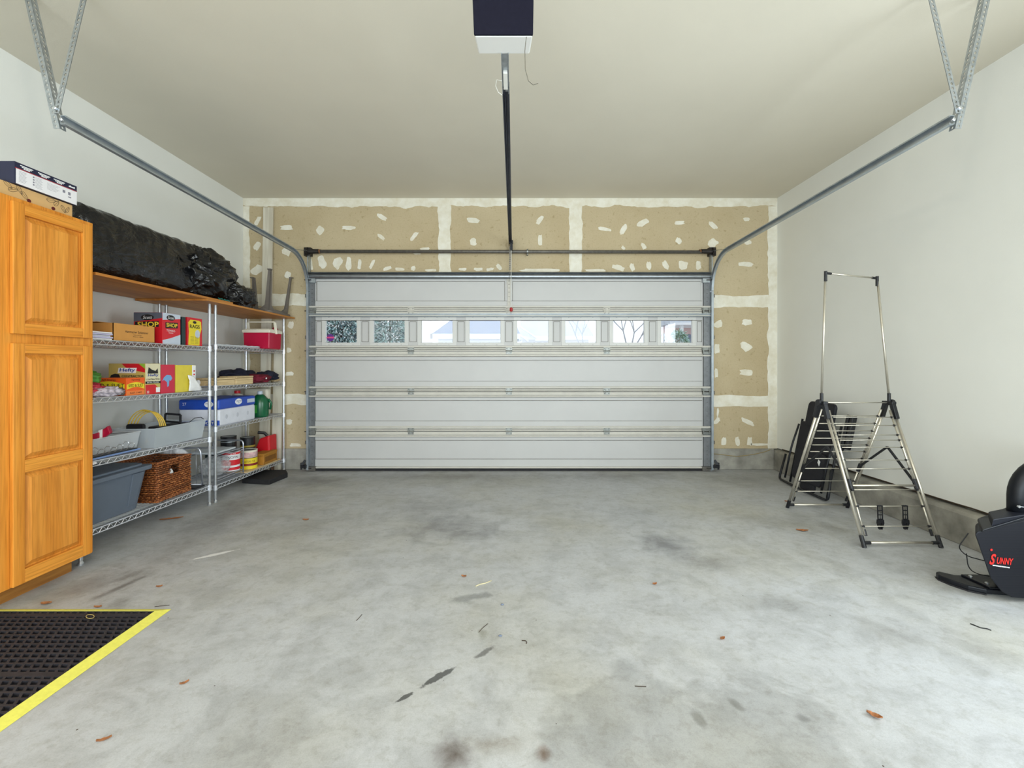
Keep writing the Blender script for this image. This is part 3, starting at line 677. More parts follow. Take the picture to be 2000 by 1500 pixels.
def mat_bag(name, rgb=(13, 13, 16)):
    m, nt, b = newmat(name); v = coords(nt, (1, 1, 1)); n1 = noi(nt, v, 7, 3, .5, 1.0); n2 = noi(nt, coords(nt, (1, .35, 1), (R(30), 0, R(20))), 14, 4, .6, .8)
    col = ramp(nt, n1, [(.3, tuple(x*.8 for x in lin(rgb))), (.7, tuple(x*1.4 for x in lin(rgb)))]); nt.links.new(col, b.inputs['Base Color'])
    b.inputs['Roughness'].default_value = .13; b.inputs['Specular IOR Level'].default_value = .55
    h = mix(nt, .45, n1, n2); n3 = noi(nt, coords(nt, (1, .6, 1), (R(-25), 0, 0)), 3.2, 2, .5, 1.6); h = mix(nt, .5, h, n3); bump(nt, b, h, .75, .09); return m
M_bag = mat_bag('black_bin_liner')
# wrapped long bundle: rounded box skin with wrinkles and a drooping far end
m = MB(); nu, nv = 90, 40; vs = []
for i in range(nu+1):
    f = i/nu; y = 2.83+1.24*f; hh = .235*(1-max(0, (f-.78)/.22)**1.5*.80); ww = .235*(1-max(0, (f-.86)/.14)**2*.3)
    k = 1 if f > .02 else .9
    for j in range(nv):
        a = 2*math.pi*j/nv; c_, s_ = math.cos(a), math.sin(a); e = .42
        x = math.copysign(abs(c_)**e, c_)*ww*k; z = math.copysign(abs(s_)**e, s_)*hh*k
        d = .007*noise.noise(Vector((y*5+x*3, x*7, z*7+y*2)))+.013*(.35-abs(noise.noise(Vector((y*4-z*5, z*3, x*3+3)))))+.008*noise.noise(Vector((y*17, z*19, 3)))
        q = 1+d*3.0
        vs.append((-2.985+x*q, y, max(1.887, 1.887+hh+z*q)))
fs = [(i*nv+j, i*nv+(j+1) % nv, (i+1)*nv+(j+1) % nv, (i+1)*nv+j) for i in range(nu) for j in range(nv)]+[tuple(range(nv)), tuple(nu*nv+j for j in range(nv))]
o = m.add(vs, fs).build('wrapped_bundle', M_bag, smooth=True)
tag(o, 'long bundle wrapped in black plastic, lying along the wall on the plywood', 'bundle')
t = thing('garbage_bag', (-2.93, 4.27, 1.866), 'crumpled glossy black garbage bag, tied, on the plywood between bundle and stool', 'bag')
def crumple(c, rad, seed, sub=6, flat=1.886, rot=0):
    import bmesh
    bm = bmesh.new(); bmesh.ops.create_icosphere(bm, subdivisions=sub, radius=1); vs = []
    s_ = Vector((seed, seed*2, 1))
    for v in bm.verts:
        d = v.co.normalized(); w = d+.25*noise.noise_vector(d*1.6+s_)
        k = 1+.10*noise.noise(d*1.3+s_)+.36*(.22-abs(noise.noise(w*1.5+s_)))+.17*(.22-abs(noise.noise(w*3.1-s_)))+.10*(.22-abs(noise.noise(w*6+s_)))
        p = Vector((d.x*rad[0], d.y*rad[1], d.z*rad[2]))*k+Vector(c); p.z = max(p.z, flat); vs.append(p)
    fs = [tuple(v.index for v in f.verts) for f in bm.faces]; bm.free(); return MB().add(vs, fs)
m = crumple((-2.89, 4.04, 2.11), (.25, .37, .245), 4.2)
m.build('bag', M_bag, t, smooth=True)
m = crumple((-2.86, 4.46, 1.98), (.20, .27, .15), 9.1, flat=1.867); m.build('bag_skirt', M_bag, t, smooth=True)
kn = MB(); kn.tube([(-2.78, 3.80, 2.17), (-2.745, 3.76, 2.20), (-2.72, 3.78, 2.225)], [.01, .018, .03], 7); kn.build('tied_end', M_bag, t)
m = MB(); pts = []
for i in range(14): pts.append((-2.665+.006*math.sin(i*2.1), 3.98+i*.012, 1.890+.005*math.cos(i*1.7)))
m.tube(pts, .004, 5); m.build('drawstring', pm('teal_drawstring', (30, 110, 100), .5), t)

# upturned grey stool
M_gp = pm('grey_brown_plastic', (112, 104, 96), .55, 0, .05, 30)
t = thing('plastic_stool', (-2.9, 5.09, 1.867), 'grey plastic stool turned upside down, legs up, on the plywood by the far wall', 'stool')
m = MB(); m.prism(rrect(-3.13, -2.67, 4.84, 5.32, .05), lambda x, y: (x, y, 1.867), lambda x, y: (x, y, 1.893)); m.prism(rrect(-3.10, -2.70, 4.87, 5.29, .05), lambda x, y: (x, y, 1.893), lambda x, y: (x, y, 1.915))
m.build('seat', M_gp, t, bev=.005)
for sx, sy in ((1, -1), (1, 1), (-1, 1), (-1, -1)):
    cx, cy = -2.90+sx*.20, 5.08+sy*.205; m = MB(); H = .44
    def flange(ax):
        a = []
        for k in range(9):
            f = k/8; z = 1.90+H*f; w = .030+.022*(1-f)+.07*max(0, 1-f/.16)**2; ox, oy = cx+sx*.035*f, cy+sy*.03*f
            if ax == 'x': a.append(((ox, oy, z), (ox-sx*w, oy, z), (ox-sx*w, oy-sy*.008, z), (ox, oy-sy*.008, z)))
            else: a.append(((ox, oy, z), (ox, oy-sy*w, z), (ox-sx*.008, oy-sy*w, z), (ox-sx*.008, oy, z)))
        vs = [p for q in a for p in q]; fs = [(k*4+j, k*4+(j+1) % 4, (k+1)*4+(j+1) % 4, (k+1)*4+j) for k in range(8) for j in range(4)]+[(0, 1, 2, 3), (32, 33, 34, 35)]
        m.add(vs, fs)
    flange('x'); flange('y')
    m.box(cx+sx*.035-.026, cx+sx*.035+.014, cy+sy*.03-.026, cy+sy*.03+.014, 1.90+H-.006, 1.90+H+.006)
    m.build('leg', M_gp, t, bev=.002)

# white boards leaning in the corner
M_tb = wood('primed_white_board', (214, 208, 190), (226, 221, 206), 'Z', 3, .7)
def lean(x0, x1, z1, y0, label, lean_=.05):
    m = MB(); vs = []
    for z, yy in ((0, y0), (z1, 5.392-.012)):
        k = .03 if z == 0 else 0
        vs += [(x0-k, yy-.009, z), (x1-k, yy-.009, z), (x1-k, yy+.009, z), (x0-k, yy+.009, z)]
    if z1 < 9: pass
    o = m.add(vs, [(0,1,2,3),(4,5,6,7),(0,1,5,4),(1,2,6,5),(2,3,7,6),(3,0,4,7)]).build('trim_board', M_tb)
    tag(o, label, 'board', 'white trim boards')
lean(-3.045, -2.925, 3.215, 5.335, 'tallest white trim board, leaning upright in the corner up to near the ceiling')
lean(-2.905, -2.79, 1.83, 5.358, 'white trim board leaning behind the far shelving, short, nearer the garage door')

# ---------------------------------------------------------------- tier one, near unit
M_red = pm('red_print_gloss', (208, 28, 40), .4, 0, .04); M_yel = pm('yellow_print_gloss', (236, 212, 40), .4, 0, .04)
M_lb = pm('pale_blue_print', (196, 206, 220), .4, 0, .04); M_grn = pm('dark_green_print', (24, 48, 50), .45)
M_gold = pm('yellow_lettering', (250, 214, 60), .45)
def carton(name, x0, x1, y0, y1, z, h, mat, label, cat='box', group=None, bev=.0015):
    t = thing(name, ((x0+x1)/2, (y0+y1)/2, z), label, cat, group)
    B(x0, x1, y0, y1, z, z+h).build('carton', mat, t, bev=bev); return t
FXs = -2.80
z = put(zA[0], 3.27)
t = thing('cardboard_box', (-2.93, 3.26, z), 'open brown mail-order box with printed side, on the near unit\'s top tier', 'box')
M_br = pm('brown_carton', (206, 146, 74), .8, 0, .04)
m = MB(); x0, x1, y0, y1, h = -3.10, -2.80, 3.08, 3.44, .125
m.box(x1-.004, x1, y0, y1, z, z+h).box(x0, x0+.004, y0, y1, z, z+h).box(x0, x1, y0, y0+.004, z, z+h).box(x0, x1, y1-.004, y1, z, z+h).box(x0, x1, y0, y1, z, z+.004); m.build('carton', M_br, t)
m = MB(); m.obox(((x0+x1)/2-.03, y1-.10, z+h+.004), (.13, 0, 0), (0, .09, .010), (0, 0, .0015)); m.build('flap', M_br, t)
m = MB(); m.obox((x0+.09, (y0+y1)/2, z+h+.006), (.08, 0, .004), (0, .16, 0), (0, 0, .0015)); m.build('flap', M_br, t)
text('Hammacher Schlemmer', .018, (x1+.001, 3.275, z+.072), 'S', M_ink, t, width=.20)
text('Guaranteeing the Best', .007, (x1+.001, 3.28, z+.050), 'S', M_ink, t, width=.07); text('Since 1848', .006, (x1+.001, 3.285, z+.038), 'S', M_ink, t, width=.09)
t = thing('paper_stack', (-2.9, 2.98, put(zA[0], 2.98)), 'lilac and white paper stack lying next to the open brown mail-order box', 'papers')
for k in range(5):
    m = MB(); a = .01*math.sin(k*2.3); zz = put(zA[0], 2.98)+k*.011
    m.obox((-2.90+a, 2.96, zz+.005), (.11, 0, 0), (0, .10, 0), (0, 0, .0045)); m.build('folded_sheet', pm('lilac_paper', (196, 192, 222), .7) if k % 2 else M_paper, t)
z = put(zA[0], 3.62); H = .252
t = carton('towel_box', -3.03, -2.80, 3.515, 3.705, z, H, [M_red], 'red box of blue shop towels, tallest on the near unit\'s top tier')
def stripe(t, name, mat, poly, face, off, th=.0010):
    m = MB()
    if face == 'F': m.prism(poly, lambda a, b_: (a, off-th, b_), lambda a, b_: (a, off+.0002, b_))
    else: m.prism(poly, lambda a, b_: (off+th, a, b_), lambda a, b_: (off-.0002, a, b_))
    return m.build(name, mat, t)
stripe(t, 'printed_band', M_lb, [(3.516, z+H-.06), (3.704, z+H-.035), (3.704, z+H-.001), (3.516, z+H-.001)], 'S', FXs)
stripe(t, 'printed_band', M_lb, [(3.516, z+.001), (3.704, z+.001), (3.704, z+.085), (3.60, z+.05), (3.516, z+.03)], 'S', FXs)
stripe(t, 'printed_band', pm('slate_print', (90, 94, 106), .5), [(-3.029, z+H-.075), (-2.801, z+H-.045), (-2.801, z+H-.001), (-3.029, z+H-.001)], 'F', 3.515)
def oval(t, c, rx_, rz_, face, mat, n=20, name='printed_oval'):
    poly = [(c[0]+rx_*math.cos(2*math.pi*i/n), c[1]+rz_*math.sin(2*math.pi*i/n)) for i in range(n)]
    return stripe(t, name, mat, poly, face, c[2], .0016)
oval(t, (3.60, z+H-.036, FXs), .045, .022, 'S', M_ink); oval(t, (-2.92, z+H-.04, 3.515), .052, .024, 'F', M_ink)
text('Scott', .022, (FXs+.0022, 3.60, z+H-.036), 'S', M_wt, t, shear=.2); text('Scott', .024, (-2.92, 3.515-.0022, z+H-.04), 'F', M_wt, t, shear=.2)
for fc, q in (('S', (FXs, 3.605)), ('F', (3.515, -2.905))):
    zc = z+H-.098
    if fc == 'S':
        stripe(t, 'printed_panel', M_ink, [(3.545, zc-.026), (3.675, zc-.018), (3.675, zc+.028), (3.545, zc+.022)], 'S', FXs)
        text('SHOP', .032, (FXs+.002, 3.61, zc+.002), 'S', M_gold, t, bold=.02, width=.115)
        text('TOWELS', .016, (FXs+.002, 3.60, zc-.043), 'S', M_wt, t, width=.09); text('ORIGINAL', .008, (FXs+.002, 3.60, zc-.062), 'S', M_wt, t)
    else:
        stripe(t, 'printed_panel', M_ink, [(-3.02, zc-.026), (-2.83, zc-.018), (-2.83, zc+.028), (-3.02, zc+.022)], 'F', 3.515)
        text('SHOP', .040, (-2.915, 3.513, zc+.002), 'F', M_gold, t, bold=.02, width=.17)
        text('TOWELS', .018, (-2.92, 3.513, zc-.05), 'F', M_wt, t, width=.12)
o = B(-2.99, -2.80, 3.725, 3.765, z, z+.24).build('binder_box', M_grn, bev=.002); tag(o, 'slim dark green box squeezed between the towel box and the rags box', 'box')
t = carton('rags_box', -2.98, -2.80, 3.785, 3.965, z-.001, .245, M_red, 'red and yellow box of rags, last on the near unit\'s top tier')
H2 = .244
stripe(t, 'printed_panel', M_yel, [(3.795, z+.004), (3.93, z+.004), (3.935, z+.10), (3.955, z+.15), (3.95, z+.215), (3.92, z+.225), (3.82, z+.225), (3.795, z+.20), (3.803, z+.12)], 'S', FXs)
stripe(t, 'printed_panel', M_yel, [(-2.96, z+.03), (-2.83, z+.03), (-2.83, z+.20), (-2.96, z+.20)], 'F', 3.785)
oval(t, (3.87, z+.205, FXs), .022, .012, 'S', M_ink); oval(t, (3.905, z+.105, FXs), .030, .036, 'S', M_lb)
text('RAGS', .032, (FXs+.002, 3.87, z+.168), 'S', M_ink, t, bold=.02, width=.12)
m = MB()
for k in range(6): m.box(FXs, FXs+.0018, 3.82, 3.86, z+.02+k*.011, z+.0225+k*.011).box(FXs, FXs+.0018, 3.87, 3.915, z+.02+k*.011, z+.0225+k*.011)
m.build('small_print', pm('olive_print', (120, 110, 40), .6), t)
m = MB(); z = put(zA[0], 3.99); m.box(-3.0, -2.86, 3.975, 4.01, z, z+.03); o = m.build('small_tin', M_galv, bev=.003); tag(o, 'low grey metal tin beside the rags box', 'tin')

# ---------------------------------------------------------------- tier one, far unit
def sheet(name, x0, x1, y0, y1, z, mat, label, cat, amp=.006, th=.004, n=24, mound=0):
    m = MB(); vs = []
    for s_ in (0, 1):
        for i in range(n+1):
            for j in range(n+1):
                x = x0+(x1-x0)*i/n; y = y0+(y1-y0)*j/n; ed = min(i, j, n-i, n-j)/n*2
                h = amp*(1+noise.noise(Vector((x*14, y*14, s_*0+amp*90))))+mound*math.sin(math.pi*i/n)*math.sin(math.pi*j/n)*(1+.5*noise.noise(Vector((x*18, y*18, 2))))
                vs.append((x, y, z+(h+th if s_ else 0)))
    k = (n+1)**2; fs = []
    for i in range(n):
        for j in range(n):
            a = i*(n+1)+j; fs.append((a, a+1, a+n+2, a+n+1)); fs.append((k+a, k+a+n+1, k+a+n+2, k+a+1))
    for j in range(n):
        for a, b_ in ((j, j+1), (n*(n+1)+j, n*(n+1)+j+1), (j*(n+1), (j+1)*(n+1)), (j*(n+1)+n, (j+1)*(n+1)+n)): fs.append((a, b_, k+b_, k+a))
    o = m.add(vs, fs).build(name, mat, smooth=True); tag(o, label, cat); return o
M_cloudy = pm('cloudy_plastic_film', (206, 212, 218), .3, 0, .05, 20, .3)
sheet('plastic_wrapped_sheet', -3.12, -2.79, 4.16, 4.86, put(zB[0], 4.5), M_cloudy, 'flat package in cloudy plastic film next to the red cooler', 'package', .006, .012)
M_cool = pm('crimson_plastic', (184, 10, 58), .35, 0, .03); M_cream = pm('cream_plastic', (228, 222, 204), .45, 0, .02)
z = put(zB[0], 5.0)
t = thing('picnic_cooler', (-2.84, 5.01, z), 'small crimson picnic cooler with cream lid and raised handle', 'cooler')
m = MB(); x0, x1, y0, y1 = -2.99, -2.695, 4.875, 5.135
vs = [(x0+.006, y0+.005, z), (x1-.006, y0+.005, z), (x1-.006, y1-.005, z), (x0+.006, y1-.005, z), (x0, y0, z+.185), (x1, y0, z+.185), (x1, y1, z+.185), (x0, y1, z+.185)]
m.add(vs, [(0,1,2,3),(4,5,6,7),(0,1,5,4),(1,2,6,5),(2,3,7,6),(3,0,4,7)]); m.build('tub', M_cool, t, bev=.012, seg=3)
m = MB(); m.box(x0-.006, x1+.006, y0-.006, y1+.006, z+.178, z+.212); m.box(x0+.01, x1-.01, y0+.01, y1-.01, z+.212, z+.222); m.build('lid', M_cream, t, bev=.007, seg=3)
m = MB(); yc = (y0+y1)/2
for xx in (x0-.006, x1+.006): m.bar((xx, yc, z+.17), (xx, yc-.03, z+.30), .014, .03, (1, 0, 0))
m.bar((x0-.006, yc-.03, z+.305), (x1+.006, yc-.03, z+.305), .032, .014); m.build('handle', M_cream, t, bev=.004)
z = put(zB[0], 5.24)
o = MB().lathe([(.045, 0), (.048, .03), (.048, .22), (.03, .25), (.02, .27)], (-2.83, 5.24, z), 20).build('red_canister', M_cool, smooth=True); tag(o, 'red canister mostly hidden beyond the crimson cooler', 'canister')

# ---------------------------------------------------------------- tier two, near unit
M_or = pm('orange_print', (236, 96, 24), .5, 0, .04); M_or2 = pm('light_orange_print', (240, 130, 60), .5, 0, .04)
z = put(zA[1], 3.26)
t = carton('suet_box', -3.05, -2.80, 3.185, 3.345, z, .128, M_or, 'orange box of bird seed and suet cakes on the second tier')
def archband(cx, zc, w, h, th, n=14):
    up = [(cx-w/2+w*i/n, zc+h*math.sin(math.pi*i/n)+th/2) for i in range(n+1)]; dn = [(cx+w/2-w*i/n, zc+h*math.sin(math.pi*(n-i)/n)-th/2) for i in range(n+1)]; return dn+up
stripe(t, 'printed_arch', M_yel, archband(-2.93, z+.062, .235, .02, .045), 'F', 3.185); stripe(t, 'printed_arch', M_yel, archband(3.265, z+.062, .15, .016, .036), 'S', FXs)
stripe(t, 'printed_panel', M_or2, [(3.187, z+.001), (3.343, z+.001), (3.343, z+.034), (3.187, z+.034)], 'S', FXs)
text('SEED & SUET', .032, (-2.93, 3.183, z+.072), 'F', M_ink, t, width=.23); text('High Energy', .018, (-2.93, 3.183, z+.113), 'F', M_ink, t, width=.11)
text('SUET CAKE', .018, (-2.92, 3.183, z+.022), 'F', M_yel, t, width=.10)
text('SEED & SUET', .022, (FXs+.002, 3.265, z+.072), 'S', M_ink, t, width=.13); text('High Energy', .012, (FXs+.002, 3.265, z+.113), 'S', M_ink, t, width=.075); text('SUET CAKE', .012, (FXs+.002, 3.265, z+.018), 'S', M_ink, t, width=.10)
z = put(zA[1], 3.42); H = .238
t = carton('bag_roll_box', -3.08, -2.80, 3.35, 3.495, z, H, pm('tan_print', (198, 176, 96), .5), 'contractor trash-bag box standing behind the orange suet box')
stripe(t, 'printed_panel', M_red, [(-2.98, z+H-.001), (-2.802, z+H-.001), (-2.802, z+H-.07), (-2.87, z+H-.055), (-2.95, z+H-.03)], 'F', 3.35)
stripe(t, 'printed_panel', M_ink, [(-3.07, z+.13), (-2.99, z+.13), (-3.0, z+.155), (-3.03, z+.16), (-3.06, z+.15)], 'F', 3.35)
M_gr2 = pm('lime_print', (140, 180, 60), .5); stripe(t, 'printed_corner', M_gr2, [(-2.85, z+H-.0015), (-2.802, z+H-.0015), (-2.802, z+H-.04)], 'F', 3.3492)
M_bl = pm('blue_print', (30, 60, 150), .45)
stripe(t, 'printed_label', M_wt, [(-3.01, z+.165), (-2.872, z+.165), (-2.864, z+.205), (-3.002, z+.205)], 'F', 3.349)
text('Hefty', .034, (-2.937, 3.346, z+.185), 'F', M_bl, t, bold=.02, width=.12, shear=.1); text('CONTRACTOR', .016, (-2.895, 3.348, z+.142), 'F', M_ink, t, bold=.02, width=.17)
stripe(t, 'printed_panel', M_red, [(3.352, z+.001), (3.493, z+.001), (3.493, z+.03), (3.44, z+.075), (3.352, z+.075)], 'S', FXs); stripe(t, 'printed_panel', pm('pale_tan_print', (222, 214, 180), .5), [(3.352, z+.10), (3.493, z+.10), (3.493, z+H-.002), (3.352, z+H-.002)], 'S', FXs)
stripe(t, 'printed_panel', M_ink, [(3.37, z+.16), (3.47, z+.16), (3.465, z+.20), (3.445, z+.18), (3.41, z+.19), (3.38, z+.21)], 'S', FXs+.0008)
stripe(t, 'printed_panel', M_ink, [(3.352, z+.082), (3.493, z+.082), (3.493, z+.10), (3.352, z+.10)], 'S', FXs+.0002)
text('Hefty', .026, (FXs+.0022, 3.42, z+.145), 'S', M_bl, t, bold=.02, width=.10, shear=.1); text('CONTRACTOR', .012, (FXs+.002, 3.42, z+.115), 'S', M_ink, t, bold=.02, width=.13); text('EXTRA TOUGH', .010, (FXs+.0022, 3.42, z+.091), 'S', M_wt, t, width=.11)
text('32', .018, (FXs+.002, 3.372, z+.018), 'S', M_wt, t)
stripe(t, 'printed_panel', M_wt, [(3.45, z+.012), (3.488, z+.012), (3.488, z+.05), (3.45, z+.05)], 'S', FXs+.0008)
z = put(zA[1], 3.58)
M_pk = pm('rose_print', (204, 46, 70), .45, 0, .04)
t = carton('glove_box', -3.05, -2.80, 3.505, 3.645, z, .232, M_pk, 'rose red box picturing a blue glove on the second tier')
stripe(t, 'glove_picture', pm('glove_blue_print', (120, 168, 214), .5), [(3.53, z+.13), (3.56, z+.15), (3.60, z+.145), (3.615, z+.12), (3.60, z+.10), (3.585, z+.105), (3.58, z+.06), (3.565, z+.05), (3.56, z+.09), (3.53, z+.11), (3.512, z+.10)], 'S', FXs)
t = carton('duster_box', -3.05, -2.80, 3.655, 3.885, z, .228, pm('lemon_print', (226, 206, 70), .5, 0, .05), 'lemon yellow box with a white cloth hanging out, on the second tier')
stripe(t, 'printed_edge', M_wt, [(3.84, z+.001), (3.883, z+.001), (3.883, z+.226), (3.84, z+.226)], 'S', FXs)
m = MB()
for k in range(5): m.box(FXs, FXs+.0022, 3.855, 3.872, z+.05+k*.03, z+.062+k*.03)
m.build('small_print', M_red, t)
m = MB(); vs = []; n = 14
for i in range(n+1):
    for j in range(7):
        f = i/n; u = (j/6-.5); y = 3.80+.07*f+u*(.04+.13*f); zz = z+.14-.135*f+.02*noise.noise(Vector((y*20, f*3, 0))); x = FXs+.006+.012*math.sin(math.pi*f)+.008*noise.noise(Vector((y*30, f*6, 5)))
        vs.append((x, y, zz))
fs = [(i*7+j, i*7+j+1, (i+1)*7+j+1, (i+1)*7+j) for i in range(n) for j in range(6)]; m.add(vs, fs)
o = m.build('hanging_cloth', M_wt, t, smooth=True); sm = o.modifiers.new('s', 'SOLIDIFY'); sm.thickness = .004
# crinkled packets at the near end
M_gpk = pm('green_foil_packet', (80, 150, 60), .35, 0, .35, 30, .5); M_rpk = pm('red_pink_packet', (190, 50, 70), .35, 0, .6, 30, .5); M_mpk = pm('mixed_print_packet', (200, 190, 200), .35, 0, .5, 40, .5)
z = put(zA[1], 3.0)
m = blob((-2.97, 3.00, z+.115), (.10, .13, .075), 3, .2, 2, .25); o = m.build('snack_bag', M_gpk, smooth=True); tag(o, 'green crinkled bag at the cabinet end of the second tier', 'bag')
m = blob((-2.92, 2.98, z+.045), (.11, .12, .05), 5, .2, 2, .25, flat=z); o = m.build('snack_bag', M_rpk, smooth=True); tag(o, 'red and pink crinkled packet under the green bag on the second tier', 'bag')
m = blob((-2.84, 3.06, z+.03), (.05, .12, .035), 8, .25, 2.4, .3, flat=z); o = m.build('seed_packet', M_mpk, smooth=True); tag(o, 'white and purple printed packet lying before the orange suet box', 'packet')
m = blob((-2.825, 3.2, z+.025), (.02, .06, .03), 12, .2, 2.4, .3, flat=z); o = m.build('folded_glove', M_dkmetal, smooth=True); tag(o, 'grey cloth glove lying against the orange suet box front', 'glove')
z = put(zA[1], 3.96)
for k, (x, y, h) in enumerate(((-2.86, 3.93, 0), (-2.86, 3.93, .05))):
    o = MB().lathe([(.012, -.06), (.025, -.06), (.025, .06), (.012, .06)], (x-.03, y+.03, z+.026+h), 16, 0, 'X').build('paper_roll', M_paper, smooth=False)
    tag(o, ['small white paper roll, lower one next to the lemon box', 'small white paper roll, upper one next to the lemon box'][k], 'roll', 'small paper rolls')
for k in range(4):
    o = B(-3.15, -2.99, 3.905, 4.015, z+k*.024, z+.022+k*.024).build('folded_cloth', pm('grey_blue_cloth', (128, 134, 150), .9, 0, .1, 80), bev=.006, seg=3)
    tag(o, ['lowest', 'second lowest', 'second highest', 'top'][k]+' of the grey folded cloths behind the lemon box', 'cloth', 'grey folded cloths')

# ---------------------------------------------------------------- tier two, far unit
z = put(zB[1], 4.5)
M_pine = wood('pale_pine', (206, 176, 128), (230, 206, 160), 'Y', 12, .6)
for k, (x0, x1, y0, y1, zz, h, l) in enumerate(((-3.0, -2.79, 4.125, 4.42, 0, .075, 'pale wooden box, nearer the posts, on the second tier'), (-2.95, -2.785, 4.43, 4.72, 0, .085, 'pale wooden box with cracked grain beside the maroon bag'))):
    t = thing('wooden_box', ((x0+x1)/2, (y0+y1)/2, z), l, 'box', 'wooden boxes')
    B(x0, x1, y0, y1, z+.0, z+h-.018).build('box_body', M_pine, t, bev=.003); B(x0-.003, x1+.003, y0-.003, y1+.003, z+h-.015, z+h).build('lid', M_pine, t, bev=.003)
def cloth(name, c, rad, mat, label, seed, cat='clothing', flat=None):
    o = blob(c, rad, seed, .3, 2.2, .18, flat=flat).build(name, mat, smooth=True); tag(o, label, cat); return o
M_mar = pm('maroon_cloth', (112, 16, 40), .8, 0, .2, 20); M_nvc = pm('navy_cloth', (26, 28, 48), .85, 0, .2, 30); M_tanc = pm('tan_cloth', (196, 170, 130), .85, 0, .15, 30)
cloth('maroon_bag', (-2.87, 4.95, z+.045), (.10, .20, .052), M_mar, 'maroon cloth bag with a white button on the second tier', 3, 'bag', flat=z)
o = MB().lathe([(.011, 0), (.009, .004)], (-2.762, 4.93, z+.05), 12, 0, 'X').build('button', M_wt); 
attach(o, bpy.data.objects['maroon_bag']); 
cloth('navy_cloth_pile', (-3.05, 4.88, z+.07), (.14, .26, .08), M_nvc, 'dark navy cloth heaped behind the maroon bag', 7, flat=z)
cloth('navy_garment', (-2.88, 5.17, z+.07), (.10, .13, .055), M_nvc, 'navy garment lying over the far end of the maroon bag', 11, flat=z)
cloth('tan_cloth_roll', (-2.84, 5.26, z+.03), (.05, .055, .03), M_tanc, 'tan cloth bundle at the far end of the second tier', 14, flat=z)

# ---------------------------------------------------------------- tier three
def mat_clear(name, rgb, fac=.5):
    m, nt, b = newmat(name); v = coords(nt); f = noi(nt, v, 6, 3)
    col = ramp(nt, f, [(.3, tuple(x*.95 for x in lin(rgb))), (.7, lin(rgb))]); nt.links.new(col, b.inputs['Base Color'])
    b.inputs['Roughness'].default_value = .25; tr = nt.nodes.new('ShaderNodeBsdfTransparent'); mx = nt.nodes.new('ShaderNodeMixShader'); mx.inputs[0].default_value = fac
    out = nt.nodes['Material Output']; nt.links.new(tr.outputs[0], mx.inputs[1]); nt.links.new(b.outputs[0], mx.inputs[2]); nt.links.new(mx.outputs[0], out.inputs[0]); return m
M_clear = mat_clear('frosted_clear_plastic', (222, 230, 236), .42)
M_clear2 = mat_clear('thin_clear_film', (232, 236, 240), .34)
def bin_(m, x0, x1, y0, y1, z, h, tp, th=.003, rim=.012, mi=0):
    o0 = [(x0+tp, y0+tp), (x1-tp, y0+tp), (x1-tp, y1-tp), (x0+tp, y1-tp)]; o1 = [(x0, y0), (x1, y0), (x1, y1), (x0, y1)]
    i0 = [(x0+tp+th, y0+tp+th), (x1-tp-th, y0+tp+th), (x1-tp-th, y1-tp-th), (x0+tp+th, y1-tp-th)]; i1 = [(x0+th, y0+th), (x1-th, y0+th), (x1-th, y1-th), (x0+th, y1-th)]
    vs = [(x, y, z) for x, y in o0]+[(x, y, z+h) for x, y in o1]+[(x, y, z+th) for x, y in i0]+[(x, y, z+h) for x, y in i1]
    fs = [(0,1,2,3), (8,9,10,11)]+[(a, (a+1) % 4, 4+(a+1) % 4, 4+a) for a in range(4)]+[(8+a, 8+(a+1) % 4, 12+(a+1) % 4, 12+a) for a in range(4)]+[(4+a, 4+(a+1) % 4, 12+(a+1) % 4, 12+a) for a in range(4)]
    m.add(vs, fs, mi)
    if rim:
        m.tube([(x0, y0, z+h), (x1, y0, z+h), (x1, y1, z+h), (x0, y1, z+h)], rim/2, 6, mi, closed=True)
    return m
z = put(zA[2], 3.7)
t = thing('storage_bin', (-2.93, 3.72, z), 'long frosted clear plastic bin holding yellow cord on the third tier', 'bin')
m = MB(); bin_(m, -3.12, -2.785, 3.42, 3.99, z+.0, .155, .02); m.build('bin_wall', M_clear, t)
m = MB()
for k in range(4):
    c = (-3.0+k*.012, 3.60); rr_ = .105-.004*k; cx_ = -3.02+.01*k
    pts = [(cx_+rr_*1.05*math.cos(a_), 3.60+.012*k+.03*math.cos(a_), z+.12+rr_*1.6*math.sin(a_)*(1 if math.sin(a_) > 0 else .6)) for a_ in [2*math.pi*i/28 for i in range(28)]]
    m.tube(pts, .0045, 6, closed=True)
o = m.build('coiled_cord', pm('yellow_cord', (226, 190, 70), .5)); tag(o, 'yellow cord coiled into hoops standing in the frosted bin', 'cord')
m = MB(); m.prism(rrect(-3.08, -2.945, z+.03, z+.185, .02), lambda a, b_: (a, 3.50, b_), lambda a, b_: (a, 3.53, b_)); o = m.build('square_handset', M_black, bev=.003); tag(o, 'black square rounded handset inside the frosted bin', 'device')
m = MB()
for a_, b_ in (((-3.0, 3.78, z+.02), (-3.0, 3.80, z+.235)), ((-2.86, 3.78, z+.02), (-2.87, 3.80, z+.225)), ((-3.0, 3.80, z+.235), (-2.87, 3.80, z+.225)), ((-3.0, 3.79, z+.17), (-2.865, 3.79, z+.16))): m.bar(a_, b_, .016, .012, (0, 1, 0))
o = m.build('bracket_frame', M_black, bev=.002); tag(o, 'black rectangular plastic frame sticking out of the frosted bin', 'frame')
m = MB(); m.box(-2.99, -2.86, 3.60, 3.9, z+.01, z+.15); o = m.build('charger_block', M_black, bev=.01); tag(o, 'black boxy charger lying inside the frosted bin', 'charger')
